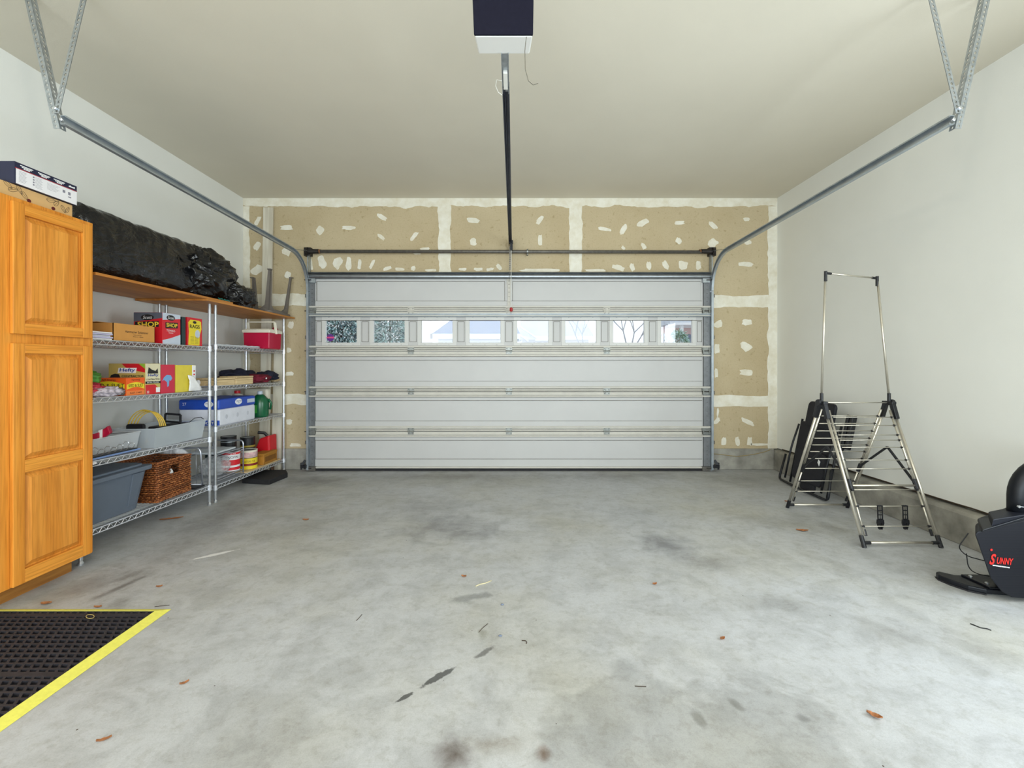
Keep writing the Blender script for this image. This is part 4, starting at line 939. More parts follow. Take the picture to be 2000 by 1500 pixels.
m = MB(); m.tube([(-2.84, 3.86, z+.15), (-2.82, 3.9, z+.185), (-2.80, 3.95, z+.185), (-2.80, 3.985, z+.165)], .003, 6); o = m.build('black_cable', M_black, smooth=True); tag(o, 'thin black cable looping over the far end of the frosted bin', 'cable')
z = put(zA[2], 3.05)+.004
t = thing('clear_tray', (-2.93, 3.1, z), 'clear shallow plastic tray nearer the cabinet on the third tier', 'tray')
m = MB(); bin_(m, -3.2, -2.88, 2.83, 3.40, z, .12, .015); m.build('tray_wall', M_clear2, t)
t = thing('hook_rack', (-2.84, 3.0, z), 'blue based rack of small chrome hooks near the cabinet on the third tier', 'rack')
B(-2.875, -2.79, 2.83, 3.30, z, z+.012).build('base', pm('pale_blue_plastic', (120, 146, 196), .4), t, bev=.004)
B(-2.87, -2.80, 2.84, 3.28, z+.012, z+.018).build('base_plate', M_black, t)
for k in range(9):
    y = 2.87+k*.048; hh = .05+.03*((k*7) % 5)/5
    m = MB(); m.tube([(-2.85, y, z+.018), (-2.85, y+.004, z+hh*.7), (-2.838, y+.012, z+hh), (-2.822, y+.018, z+hh*.95), (-2.815, y+.02, z+hh*.8)], .0022, 5); m.tube([(-2.82, y, z+.018), (-2.812, y+.01, z+.03), (-2.806, y+.012, z+.045)], .002, 5)
    m.build('hook', M_chrome, t)
t = thing('fishing_bobber', (-2.96, 3.14, z+.13), 'red and white striped float lying on the clear tray', 'float')
m = MB().obox((-2.97, 3.12, z+.125), (.028, .02, .01), (-.008, .022, 0), (0, 0, .022), 0); m.obox((-2.955, 3.155, z+.14), (.010, .006, .004), (-.02, .03, 0), (0, 0, .034), 1); m.obox((-2.935, 3.175, z+.15), (.02, .01, .02), (-.012, .024, 0), (-.01, 0, .026), 0)
m.build('float_body', [M_cool, M_wt], t, bev=.006, seg=3)
m = MB().tube([(-2.92, 3.19, z+.135), (-2.89, 3.28, z+.13), (-2.88, 3.34, z+.122)], .002, 5); m.build('float_wire', M_black, t)
o = MB().box(FX-.002+.004, FX+.0055, 2.86, 2.925, .627, .642).build('shelf_tag', M_paper); tag(o, 'small white price tag clipped to the third tier rim', 'tag')

# bathroom tissue pack, third tier of the far unit
z = put(zB[2], 4.4)
t = thing('tissue_pack', (-2.96, 4.42, z), 'blue and white multi-pack of toilet rolls on the far unit\'s third tier', 'toilet paper')
M_tp = pm('white_film_over_rolls', (220, 222, 232), .4, 0, .06, 12, .3); M_tpb = pm('blue_film', (24, 72, 178), .35, 0, .08, 14, .25)
x0, x1, y0, y1, H = -3.15, -2.765, 4.14, 4.73, .258
m = MB(); n1, n2 = 7, 11
m.box(x0, x1, y0, y1, z, z+.165); m.build('wrapped_rolls', M_tp, t, bev=.022, seg=4)
m = MB().box(x0-.001, x1+.001, y0-.001, y1+.001, z+.158, z+H); m.build('blue_band', M_tpb, t, bev=.020, seg=4)
m = MB().box(x0-.002, x1-.002, y0-.0025, y0+.02, z+.012, z+.06); m.build('blue_band', M_tpb, t, bev=.004)
oval(t, (4.435, z+.215, x1+.001), .055, .030, 'S', M_wt); oval(t, (-2.86, z+.212, y0-.001), .042, .028, 'F', M_wt)
text('Charmin', .018, (x1+.0035, 4.435, z+.222), 'S', M_bl, t, width=.09, shear=.2); text('Ultra', .010, (x1+.0035, 4.435, z+.203), 'S', M_bl, t)
text('Charmin', .014, (-2.86, y0-.0035, z+.220), 'F', M_bl, t, width=.066, shear=.2); text('SUPER SOFT', .026, (-2.92, y0-.0045, z+.036), 'F', M_wt, t, bold=.02, width=.22)
stripe(t, 'printed_panel', M_lb, [(4.58, z+.19), (4.71, z+.19), (4.71, z+.228), (4.58, z+.228)], 'S', x1+.001)
text('27', .026, (-3.09, y0-.003, z+.215), 'F', M_wt, t)
for k in range(3): oval(t, (4.25+k*.17, z+.085, x1), .018, .022, 'S', pm('faint_grey_print', (196, 198, 208), .5))
M_jug = pm('green_bottle_plastic', (14, 96, 60), .25, 0, .2, 8, spec=.6); 
z = put(zB[2], 4.97)
t = thing('detergent_jug', (-2.86, 4.98, z), 'dark green detergent jug with pale cap beside the tissue pack', 'jug')
MB().lathe([(.085, 0), (.092, .02), (.092, .16), (.085, .20), (.045, .245), (.03, .255)], (-2.86, 4.98, z), 24).build('jug_body', M_jug, t, smooth=True)
MB().lathe([(.026, .25), (.028, .285), (.022, .292)], (-2.86, 4.98, z), 18).build('cap', M_lb, t, smooth=False)
m = MB().tube([(-2.775, 5.0, z+.20), (-2.755, 5.02, z+.15), (-2.765, 5.02, z+.08)], .012, 8); m.build('handle', M_jug, t, smooth=True)
stripe(t, 'printed_label', pm('bright_green_label', (60, 160, 60), .4), [(-2.90, z+.05), (-2.84, z+.05), (-2.84, z+.14), (-2.90, z+.14)], 'F', 4.888)
t = thing('bleach_jug', (-3.08, 5.0, z), 'milky white jug behind the tissue pack and green jug', 'jug')
m = MB(); m.lathe([(.075, 0), (.08, .02), (.08, .2), (.05, .26), (.028, .27)], (-3.08, 4.92, z), 20); m.build('jug_body', M_cream, t, smooth=True)
MB().lathe([(.03, .27), (.03, .30)], (-3.08, 4.92, z), 16).build('cap', M_red, t)
o = MB().box(-3.14, -2.86, 5.13, 5.22, z, z+.31).build('plastic_canister', M_cream, bev=.03, seg=4); tag(o, 'large cream plastic canister behind the green jug', 'canister')

# ---------------------------------------------------------------- bottom tiers
M_tote = pm('blue_grey_tote', (96, 106, 120), .5, 0, .04, 10)
z = put(zA[3], 3.2)
t = thing('storage_tote', (-2.97, 3.15, z), 'large blue-grey lidded storage tote on the near unit\'s bottom tier', 'tote')
m = MB(); x0, x1, y0, y1 = -3.22, -2.82, 2.83, 3.42; tp = .045; h = .30
prof_ = lambda k: rrect(x0+tp*(1-k), x1-tp*(1-k), y0+tp*(1-k), y1-tp*(1-k), .05, 5)
m.prism(prof_(0), lambda x, y: (x, y, z), lambda x, y: (x0+(x-x0-tp)*(x1-x0)/(x1-x0-2*tp), y0+(y-y0-tp)*(y1-y0)/(y1-y0-2*tp), z+h)); m.build('tote_body', M_tote, t, bev=.004)
m = MB(); m.prism(rrect(x0-.012, x1+.02, y0-.02, y1+.025, .05, 5), lambda x, y: (x, y, z+h-.012), lambda x, y: (x, y, z+h+.02)); m.prism(rrect(x0+.02, x1-.02, y0+.02, y1-.02, .05, 5), lambda x, y: (x, y, z+h+.02), lambda x, y: (x, y, z+h+.038)); m.build('lid', M_tote, t, bev=.006, seg=3)
m = MB(); m.add([(x1-.012, y1-.16, z+h-.02), (x1-.012, y1-.06, z+h-.02), (x1-.045, y1-.10, z+.04), (x1-.045, y1-.16, z+.04), (x1+.006, y1-.16, z+h-.02), (x1+.006, y1-.06, z+h-.02), (x1-.033, y1-.10, z+.04), (x1-.033, y1-.16, z+.04)], [(0,1,2,3),(4,5,6,7),(0,1,5,4),(1,2,6,5),(2,3,7,6),(3,0,4,7)]); m.build('corner_rib', M_tote, t, bev=.004)
def mat_wick(name, k):
    m, nt, b = newmat(name); v = coords(nt, (1, 1, 1.6)); n1 = noi(nt, v, 75, 2, .6); col = ramp(nt, n1, [(.34, lin((70*k, 36*k, 20*k))), (.5, lin((150*k, 82*k, 40*k))), (.68, lin((214*k, 142*k, 84*k)))])
    nt.links.new(col, b.inputs['Base Color']); b.inputs['Roughness'].default_value = .5; return m
M_wick = mat_wick('brown_wicker', 1); M_wick2 = mat_wick('dark_wicker', .85)
z = put(zA[3], 3.75)
t = thing('wicker_basket', (-2.96, 3.74, z), 'square brown wicker basket with handle hole beside the blue-grey tote', 'basket')
m = MB(); x0, x1, y0, y1, H = -3.17, -2.83, 3.50, 3.86, .315
rows, st_ = 19, 12
def side(fn, L, hole=False):
    for r_ in range(rows):
        pts = []
        zz = z+.008+(H-.012)*r_/(rows-1); n = st_*2
        segs = [(0, 1)] if not (hole and .63 < r_/rows < .80) else [(0, .36), (.64, 1)]
        for a, b_ in segs:
            k = max(2, int(n*(b_-a))); pts = [fn(a+(b_-a)*i/k, .0065*(1 if (i+r_) % 2 else -1), zz+random.uniform(-.001, .001)) for i in range(k+1)]
            m.tube(pts, [.0085 if i % 2 else .0075 for i in range(len(pts))], 5, mi=(0 if random.random() < .6 else 1))
side(lambda s_, d, zz: (x1+d, y0+(y1-y0)*s_, zz), y1-y0, True); side(lambda s_, d, zz: (x0+d, y0+(y1-y0)*s_, zz), 0)
side(lambda s_, d, zz: (x0+(x1-x0)*s_, y0+d, zz), 0); side(lambda s_, d, zz: (x0+(x1-x0)*s_, y1+d, zz), 0)
m.build('woven_wall', [M_wick, M_wick2], t, smooth=True)
m = MB(); m.tube([(x0, y0, z+H), (x1, y0, z+H), (x1, y1, z+H), (x0, y1, z+H)], .010, 6, closed=True); m.build('rim', M_wick, t); m = MB(); m.tube([(x0, y0, z+.01), (x1, y0, z+.01), (x1, y1, z+.01), (x0, y1, z+.01)], .010, 6, closed=True); m.build('base_rim', M_wick, t)
B(x0+.008, x1-.008, y0+.008, y1-.008, z+.002, z+.012).build('basket_floor', M_wick2, t)
o = blob((-2.865, 3.68, z+.20), (.016, .025, .03), 4, .2, 2, .2, sub=3).build('white_cloth_item', M_wt, smooth=True); tag(o, 'white crumpled cloth showing through the wicker basket handle hole', 'cloth')
B_ = MB().box(-3.2, -2.80, 3.88, 4.0, z-.001, z+.012); o = B_.build('dark_board', M_black, bev=.002); tag(o, 'dark flat board on the bottom tier past the wicker basket', 'board')
o = crumple((-3.05, 3.97, z+.20), (.12, .08, .17), 6.3, 5, flat=z+.013).build('white_plastic_bag', pm('white_bag_film', (222, 222, 224), .35, 0, .05, 20), smooth=True); tag(o, 'white plastic bag slumped behind the wicker basket', 'bag')
# tubular racks
M_tub = pm('silver_tube', (190, 194, 204), .3, .8, .06)
def bend(pts, r, n=6):
    """round the corners of a polyline"""
    P = [Vector(p) for p in pts]; o = [P[0]]
    for i in range(1, len(P)-1):
        a = (P[i-1]-P[i]).normalized(); c = (P[i+1]-P[i]).normalized(); s0 = P[i]+a*r; s1 = P[i]+c*r
        for k in range(n+1):
            f = k/n; o.append((1-f)**2*s0+2*f*(1-f)*P[i]+f*f*s1)
    return o+[P[-1]]
z = put(zA[3], 3.98)
m = MB(); m.tube(bend([(-3.06, 3.955, z+.335), (-2.83, 3.985, z+.36), (-2.815, 3.99, z+.02)], .06), .008, 8); m.tube([(-2.815, 3.99, z+.02), (-3.06, 3.99, z+.02), (-3.06, 3.955, z+.335)], .006, 8)
for k in range(4): m.tube([(-2.87-.05*k, 3.985, z+.34), (-2.87-.05*k, 3.99, z+.02)], .0022, 5)
o = m.build('tube_rack', M_tub, smooth=True); tag(o, 'silver bent-tube rack end standing past the wicker basket', 'rack', 'silver tube racks')
z = put(zB[3], 4.35)
t = thing('tube_rack', (-2.93, 4.4, z), 'silver two-shelf tube rack on the far unit\'s bottom tier around a clear bag', 'rack', 'silver tube racks')
for y in (4.16, 4.58): T(bend([(-3.12, y, z+.008), (-3.12, y, z+.345), (-2.805, y, z+.345), (-2.805, y, z+.008)], .045), .0075, 8).build('end_frame', M_tub, t, smooth=True)
for zz in (.045, .27):
    m = MB()
    for x in (-2.81, -3.115): m.tube([(x, 4.16, z+zz), (x, 4.58, z+zz)], .005, 6); m.tube([(x, 4.16, z+zz-.022), (x, 4.58, z+zz-.022)], .0035, 6)
    for k in range(1, 9): m.tube([(-2.81, 4.16+k*.047, z+zz), (-3.115, 4.16+k*.047, z+zz)], .0025, 5)
    m.build('wire_tier', M_tub, t)
o = sheet('folded_blue_wrap', -3.10, -2.83, 4.18, 4.50, z+.277, M_cloudy, 'cloudy plastic wrap folded on the tube rack\'s upper tier', 'wrap', .008, .01)
o = crumple((-2.93, 4.33, z+.135), (.12, .14, .10), 2.2, 5, flat=z+.052).build('clear_plastic_bag', M_clear2, smooth=True); tag(o, 'crinkled clear plastic bag lying inside the tube rack', 'bag')
o = MB().box(-3.08, -3.0, 4.40, 4.56, z+.052, z+.24).build('dark_green_carton', M_grn, bev=.004); tag(o, 'dark green carton behind the clear bag in the tube rack', 'box')
B(-3.10, -2.785, 4.615, 5.28, put(zB[3], 5.0)-.001, put(zB[3], 5.0)+.013).build('pine_board', M_pine)
tag(bpy.data.objects['pine_board'], 'pale pine board lying on the far unit\'s bottom tier under the paint cans', 'board')
zb = put(zB[3], 5.0)+.014
def can(x, y, z, r, h, body, label, bands, name='paint_can', group='paint cans'):
    t = thing(name, (x, y, z), label, 'can', group)
    MB().lathe([(r-.003, 0), (r, .004), (r, h-.008), (r+.002, h-.004), (r+.002, h), (r-.006, h), (r-.007, h-.006)], (x, y, z), 32).build('can_body', body, t)
    for k, (z0, z1, mt) in enumerate(bands): MB().lathe([(r+.0008+k*.0001, z0), (r+.0008+k*.0001, z1)], (x, y, z), 32).build('label_band', mt, t)
    MB().lathe([(r-.010, 0), (r-.010, .003), (r-.016, .003), (r-.02, .001)], (x, y, z+h-.005), 24).build('lid', M_galv, t)
    return t
def can_text(t, s_, h, x, y, z, r, w, mat, a0=-60):
    """lettering bent round a can; a0 is the direction its middle faces"""
    o = text(s_, h, (0, 0, 0), 'F', mat, None, width=w); me = o.data
    for v in me.vertices:
        a = R(a0)+v.co.x/r; v.co = Vector((x+(r+.002)*math.cos(a), y+(r+.002)*math.sin(a), z+v.co.z))
    attach(o, t)
z3 = put(zB[3], 4.62)
t = can(-2.895, 4.52, z3+.052, .082, .195, M_paper, 'white and red stain can standing inside the tube rack', [(.168, .19, M_red), (.06, .115, M_red), (.012, .04, M_red)])
can_text(t, 'PENOFIN', .026, -2.895, 4.52, z3+.052+.142, .082, .125, M_ink, -55); can_text(t, 'ULTRA', .012, -2.895, 4.52, z3+.052+.178, .083, .05, M_wt, -45)
t = can(-2.88, 4.80, zb, .084, .20, M_cream, 'yellow, white and maroon stain can on the pine board', [(.0, .115, M_yel), (.035, .06, pm('maroon_print', (130, 24, 30), .5)), (.115, .122, pm('brown_print', (96, 50, 24), .5))])
can_text(t, 'WATERLOX', .022, -2.88, 4.80, zb+.082, .0845, .13, pm('brown_print', (96, 50, 24), .5), -60)
MB().lathe([(.0845, .125), (.0845, .18)], (-2.88, 4.80, zb), 32).build('label_band', pm('mauve_wood_print', (206, 170, 170), .6, 0, .4, 18), t)
for k, (x, y, zz, l) in enumerate(((-3.10, 4.78, 0, 'black paint can behind the stain cans, lower left of the dark stack'), (-3.10, 4.80, .175, 'black paint can behind the stain cans, upper left of the dark stack'), (-3.02, 5.02, .0, 'black paint can with yellow band, lower one next to the red fuel can'), (-3.03, 5.03, .15, 'black paint can with yellow band, upper one next to the red fuel can'))):
    can(x, y, zb+zz, .075, .17 if k < 2 else .148, M_black, l, [(.04, .06, pm('dull_yellow_band', (170, 150, 60), .5))] if k > 1 else [(.11, .12, M_galv)])
t = thing('fuel_can', (-2.98, 5.19, zb), 'red plastic fuel can with black spout in the corner of the far unit', 'can')
m = MB(); x0, x1, y0, y1 = -3.06, -2.83, 5.13, 5.30; m.add([(x0, y0, zb), (x1, y0, zb), (x1, y1, zb), (x0, y1, zb), (x0+.10, y0, zb+.26), (x1-.01, y0, zb+.30), (x1-.01, y1, zb+.30), (x0+.10, y1, zb+.26)], [(0,1,2,3),(4,5,6,7),(0,1,5,4),(1,2,6,5),(2,3,7,6),(3,0,4,7)]); m.build('tank', M_red, t, bev=.02, seg=3)
MB().tube([(-2.90, 5.2, zb+.285), (-2.93, 5.19, zb+.32), (-2.99, 5.16, zb+.33)], .018, 8).build('spout', M_black, t)
M_ob = pm('ochre_paint_box', (176, 120, 40), .6, 0, .15, 30)
t = thing('ochre_box', (-2.86, 5.1, zb), 'small ochre brown slotted box at the end of the pine board', 'box')
m = MB(); x0, x1, y0, y1 = -2.915, -2.785, 4.92, 5.2
m.box(x0, x1, y0, y1, zb, zb+.10); m.build('box_body', M_ob, t, bev=.004); B(x0-.003, x1+.003, y0-.003, y1+.003, zb+.10, zb+.125).build('lid', M_ob, t, bev=.004)
m = MB().box(x1, x1+.003, y0+.03, y1-.03, zb+.03, zb+.085); m.build('front_recess', pm('dark_ochre', (130, 84, 26), .7), t)
# things on the floor below
o = MB().prism([(-2.93, 4.76), (-2.60, 4.70), (-2.565, 5.02), (-2.66, 5.16), (-2.93, 5.14)], lambda x, y: (x, y, 0), lambda x, y: (x, y, .055)).build('rubber_block', M_rubber, bev=.006); tag(o, 'black rubber block lying on the floor under the far shelving', 'block')
o = MB().box(-2.83, -2.81, 5.15, 5.19, 0, .11).build('wood_offcut', pm('brown_offcut', (86, 60, 40), .8), bev=.002); tag(o, 'brown wood offcut standing by the far front post', 'wood')
# ================================================================ drying rack
t = thing('drying_rack', (2.75, 3.52, 0), 'folding aluminium A-frame clothes drying rack with tall top bar and black joints', 'drying rack')
xl, xr = 2.480, 3.020; ya, za = 3.515, .985; yn, yf = 3.095, 3.945
def lerp(a, b_, f): return Vector(a)+(Vector(b_)-Vector(a))*f
def near(x, f, off=0): return lerp((x, yn, .02), (x, ya-.03, za-.03), f)+Vector((off, 0, 0))
def far_(x, f, off=0): return lerp((x, yf, .02), (x, ya+.03, za-.03), f)+Vector((off, 0, 0))
for fn in (near, far_):
    for x, s_ in ((xl, 1), (xr, -1)):
        T([fn(x, 0), fn(x, .97)], .0105, 12).build('leg', M_alu, t, smooth=True)
# folded wing frames, hinged just beside the legs
for nm, fn, sy in (('near', near, -1), ('far', far_, 1)):
    for x, s_ in ((xl+.028, 1), (xr-.028, -1)):
        T([fn(x, .40), fn(x, .97)], .0085, 10).build('wing_tube', M_alu, t, smooth=True)
        T([fn(x, .06), fn(x, .36)], .0065, 8).build('wing_tube', M_alu, t, smooth=True)
for fn, fs_ in ((near, (.12, .255, .37, .52, .585, .68, .735, .775, .85, .915, .965)), (far_, (.16, .27, .40, .50, .57, .635, .70, .77, .84, .91, .965))):
    for f in fs_:
        if f > .9 and f > .96: continue
        T([fn(xl+.03, f), fn(xr-.03, f)], .0036, 8).build('rung', M_alu, t, smooth=True)
        for x in (xl+.032, xr-.032): T([fn(x-.009, f), fn(x+.009, f)], .0085, 8).build('rung_cap', M_black, t)
    T([fn(xl, .012), fn(xr, .012)], .0085, 10).build('foot_bar', M_alu, t, smooth=True)
    T([fn(xl+.03, .40), fn(xr-.03, .40)], .0080, 10).build('foot_bar', M_alu, t, smooth=True) if fn is near else None
    for x, s_ in ((xl, 1), (xr, -1)):
        T([fn(x, -.02), fn(x, .06)], .0145, 10).build('foot', M_black, t); T([fn(x, .012), fn(x+s_*.05, .012)], .0125, 10).build('foot', M_black, t)
        T([fn(x+s_*.028, .375), fn(x+s_*.028, .445)], .0145, 10).build('joint', M_black, t)
        T([fn(x+s_*.035, .055), fn(x+s_*.035, .10)], .009, 8).build('joint', M_black, t)
for x, s_ in ((xl, 1), (xr, -1)):
    m = MB(); m.obox((x, ya, za), (.018, 0, 0), (0, .05, 0), (0, 0, .012)); m.bar((x, ya-.03, za-.005), near(x, .90), .034, .03, (1, 0, 0)); m.bar((x, ya+.03, za-.005), far_(x, .90), .034, .03, (1, 0, 0))
    m.lathe([(.028, -.012), (.028, .012)], (x-s_*.022, ya, za), 8, 0, 'X'); m.build('apex_joint', M_black, t, bev=.004)
    T([(x, ya, za), (x, ya, za+.075)], .0125, 10).build('socket', M_black, t)
    b0 = far_(x+s_*.03, .42); b1 = near(x+s_*.03, .42); pk = Vector((x+s_*.03, ya-.02, .635))
    MB().bar(b0, pk, .014, .016, (1, 0, 0)).build('brace', M_black, t, bev=.003); MB().bar(pk, b1, .014, .016, (1, 0, 0)).build('brace', M_black, t, bev=.003)
ta, tb = Vector((xl+.018, ya-.02, 2.03)), Vector((xr-.045, ya+.06, 2.005))
T([(xl, ya, za+.05), ta], .0085, 10).build('upright', M_alu, t, smooth=True); T([(xr, ya, za+.05), tb], .0085, 10).build('upright', M_alu, t, smooth=True)
T([ta-Vector((0, 0, .012)), tb-Vector((0, 0, .012))], .007, 10).build('top_bar', M_alu, t, smooth=True)
for p, d in ((ta, (tb-ta).normalized()), (tb, (ta-tb).normalized())):
    m = MB(); m.tube([p-Vector((0, 0, .075)), p+Vector((0, 0, .004))], .0115, 10); m.tube([p-Vector((0, 0, .012)), p-Vector((0, 0, .012))+d*.05], .0095, 10); m.build('top_joint', M_black, t)
T([(xl, ya, za+.0), (xr, ya, za)], .0045, 8).build('rung', M_alu, t, smooth=True)
for px in (1717, 1766):                      # shoe hooks hanging from the near plane
    f = .255; p = near(0, f); x = (px-1000)*(p.y)/F; m = MB(); y = p.y-.006; zt_ = p.z+.006
    m.bar((x-.016, y, zt_), (x-.016, y-.004, zt_-.10), .006, .006, (0, 1, 0)); m.bar((x+.016, y, zt_), (x+.016, y-.004, zt_-.10), .006, .006, (0, 1, 0)); m.bar((x, y, zt_), (x, y-.004, zt_-.10), .003, .004, (0, 1, 0))
    for k in range(4): m.box(x-.018, x+.018, y-.006, y, zt_-.004-k*.032, zt_+.002-k*.032)
    m.prism([(-.022, -.10), (.022, -.10), (.024, -.125), (.010, -.17), (.004, -.17), (.004, -.12), (-.004, -.12), (-.004, -.17), (-.010, -.17), (-.024, -.125)], lambda a, b_: (x+a, y-.012, zt_+b_), lambda a, b_: (x+a, y+.002, zt_+b_))
    m.tube([(x-.016, p.y, zt_-.002), (x+.016, p.y, zt_-.002)], .006, 6)
    m.build('shoe_hook', M_black, t)

# ================================================================ folded recliner behind the rack
t = thing('folding_recliner', (3.03, 4.5, 0), 'folded black mesh recliner chair leaning on the right wall behind the drying rack', 'chair')
O = Vector((2.965, 4.06, 0)); U = Vector((.03, 1, 0)).normalized(); V = Vector((.20, 0, 1)).normalized(); Nn = U.cross(V).normalized()
if Nn.x > 0: Nn = -Nn
P = lambda u, v, n=0: O+U*u+V*v+Nn*n
M_fab = pm('black_mesh_fabric', (20, 20, 30), .7, 0, .3, 120, .2); M_blk = pm('black_enamel_tube', (32, 34, 40), .4, .3, .1, 20)
def slab(u0, u1, v0, v1, th, n0, r, bulge=.0):
    return MB().prism(rrect(u0, u1, v0, v1, r, 5), lambda a, b_: P(a, b_, n0), lambda a, b_: P(a, b_, n0+th))
slab(.14, .54, .66, .92, .03, .02, .05).build('headrest', M_fab, t, bev=.01, seg=3)
slab(.12, .62, .40, .70, .025, .01, .03).build('backrest', M_fab, t, bev=.008)
slab(.12, .58, .10, .42, .025, .03, .05).build('seat', M_fab, t, bev=.008)
slab(.22, .44, .02, .16, .02, .02, .03).build('footrest', M_fab, t, bev=.006)
for u in (.08, .66):
    T([P(u, .03, .0), P(u, .72, .0)], .011, 8).build('side_tube', M_blk, t, smooth=True)
    T(bend([P(u+.02, .06, .05), P(u+.0, .40, .06), P(u+.01, .66, .02)], .1), .010, 8).build('side_tube', M_blk, t, smooth=True)
g = [P(.86, .30, -.02), P(.86, .015, .0), P(.45, .015, .05), P(.02, .015, .03), P(.04, .30, .04)]
g2 = [Vector((p.x, p.y, max(p.z, .013))) for p in g]; T(bend(g2, .05), .012, 8).build('base_loop', M_blk, t, smooth=True)
for u in (-.005, .05):
    m = MB().prism(rrect(u-.03, u+.0, .52, .84, .014, 4), lambda a, b_: P(a-.02, b_, -.03), lambda a, b_: P(a-.02, b_, .015)); m.build('armrest', M_black, t, bev=.006)
T([P(-.02, .55, .0), P(.08, .40, .0)], .009, 8).build('side_tube', M_blk, t)
MB().prism([(.185, .30), (.215, .33), (.21, .36), (.18, .345)], lambda a, b_: P(a, b_, .058), lambda a, b_: P(a, b_, .061)).build('care_tag', M_wt, t)

# ================================================================ exercise machine at the right edge
t = thing('exercise_machine', (2.9, 2.45, 0), 'black exercise machine with red logo at the right edge of the floor', 'exercise machine')
M_hs = pm('black_housing', (22, 24, 32), .5, 0, .08, 50, spec=.25); M_hs2 = pm('black_gloss_edge', (17, 19, 25), .4, spec=.3)
def mat_fibre():
    m, nt, b = newmat('ribbed_black_housing'); tc = coords(nt, (1, 1, 1)); w = N(nt, 'ShaderNodeTexWave', wave_type='BANDS', bands_direction='Z', Scale=62); nt.links.new(tc, w.inputs['Vector'])
    col = ramp(nt, w.outputs['Fac'], [(.3, lin((14, 15, 20))), (.7, lin((26, 28, 36)))]); nt.links.new(col, b.inputs['Base Color']); b.inputs['Roughness'].default_value = .55; b.inputs['Specular IOR Level'].default_value = .25; return m
poly = [(2.500, .372), (2.512, .386), (2.755, .450), (3.02, .50), (3.10, .47), (3.11, .18), (3.0, .05), (2.80, .022), (2.70, .030), (2.645, .062), (2.585, .135)]
sh = lambda a: a+.135*(3.11-a)/.6
m = MB().prism(poly, lambda a, b_: (a, 2.37, b_), lambda a, b_: (sh(a), 2.50, max(b_, .03))); m.build('housing', mat_fibre(), t, bev=.008, seg=3)
m = MB().prism([(2.530, .386), (2.545, .392), (2.76, .45), (3.03, .50), (3.03, .516), (2.76, .468), (2.535, .400)], lambda a, b_: (a, 2.362, b_), lambda a, b_: (sh(a), 2.51, b_+.01)); m.build('trim_rail', M_hs2, t, bev=.003)
m = MB().prism([(2.590, .40), (2.600, .452), (2.615, .455), (2.86, .492), (2.86, .46)], lambda a, b_: (a, 2.372, b_), lambda a, b_: (sh(a), 2.50, b_)); m.build('top_cover', M_hs, t, bev=.004)
m = MB().tube([(2.812, 2.44, .42), (2.812, 2.44, .56)]+[(2.812+.17*(1-math.cos(R(a))), 2.44, .56+.17*math.sin(R(a))) for a in (12, 24, 36, 48, 60, 70, 80)]+[(3.06, 2.44, .732), (3.12, 2.45, .732)], .043, 20); m.build('curved_post', M_hs2, t, smooth=True)
m = MB().lathe([(.007, -.004), (.007, .004)], (2.765, 2.394, .515), 10, 0, 'Y'); m.tube([(2.765, 2.394, .515), (2.82, 2.39, .510), (2.88, 2.394, .515)], .0018, 5); m.build('cable_stay', M_chrome, t)
m = MB(); p = [(2.563, 2.655), (2.545, 2.62), (2.555, 2.56), (2.59, 2.49), (2.65, 2.45), (2.82, 2.42), (2.82, 2.60), (2.64, 2.62), (2.59, 2.665)]
m.prism(p, lambda a, b_: (a, b_, .008), lambda a, b_: (a, b_, .036)); m.build('stabilizer_foot', M_hs2, t, bev=.007, seg=3)
m = MB().prism([(2.67, 2.452), (2.82, 2.435), (2.82, 2.60), (2.665, 2.605)], lambda a, b_: (a, b_, .036), lambda a, b_: (a, b_, .046)); m.build('foot_plate', M_hs2, t, bev=.002)
for c in ((2.69, 2.575, .046), (2.70, 2.495, .046)): MB().lathe([(.010, 0), (.010, .004), (.005, .007)], c, 10).build('bolt', M_chrome, t)
m = MB(); m.prism([(2.560, 2.655), (2.545, 2.62), (2.555, 2.56), (2.59, 2.49), (2.65, 2.45), (2.65, 2.465), (2.575, 2.64)], lambda a, b_: (a, b_, 0), lambda a, b_: (a, b_, .009)); m.build('rubber_pad', M_rubber, t)
M_lr = pm('red_logo', (214, 40, 34), .45, 0, .03)
text('UNNY', .036, (2.657, 2.3675, .229), 'F', M_lr, t, bold=.02, width=.088, rz=-5, shear=.15)
text('S', .060, (2.590, 2.367, .240), 'F', M_lr, t, bold=.03, width=.030, rz=-8, shear=.2)
MB().lathe([(.006, 0), (.006, -.0015)], (2.587, 2.3685, .290), 12, 0, 'Y').build('logo_dot', M_lr, t)
MB().obox((2.640, 2.3685, .200), (.045, 0, -.0065), (0, .0008, 0), (.0003, 0, .0028)).build('logo_bar', M_wt, t)
text('HEALTH & FITNESS', .005, (2.640, 2.3672, .200), 'F', M_ink, t, width=.08, rz=-8)
m = MB().tube(bend([(2.60, 2.50, .33), (2.56, 2.52, .24), (2.61, 2.52, .19), (2.70, 2.50, .17)], .03), .0028, 6); m.tube(bend([(2.62, 2.53, .20), (2.63, 2.53, .12), (2.67, 2.53, .085), (2.74, 2.50, .08)], .03), .0028, 6); m.build('loose_wire', M_black, t)

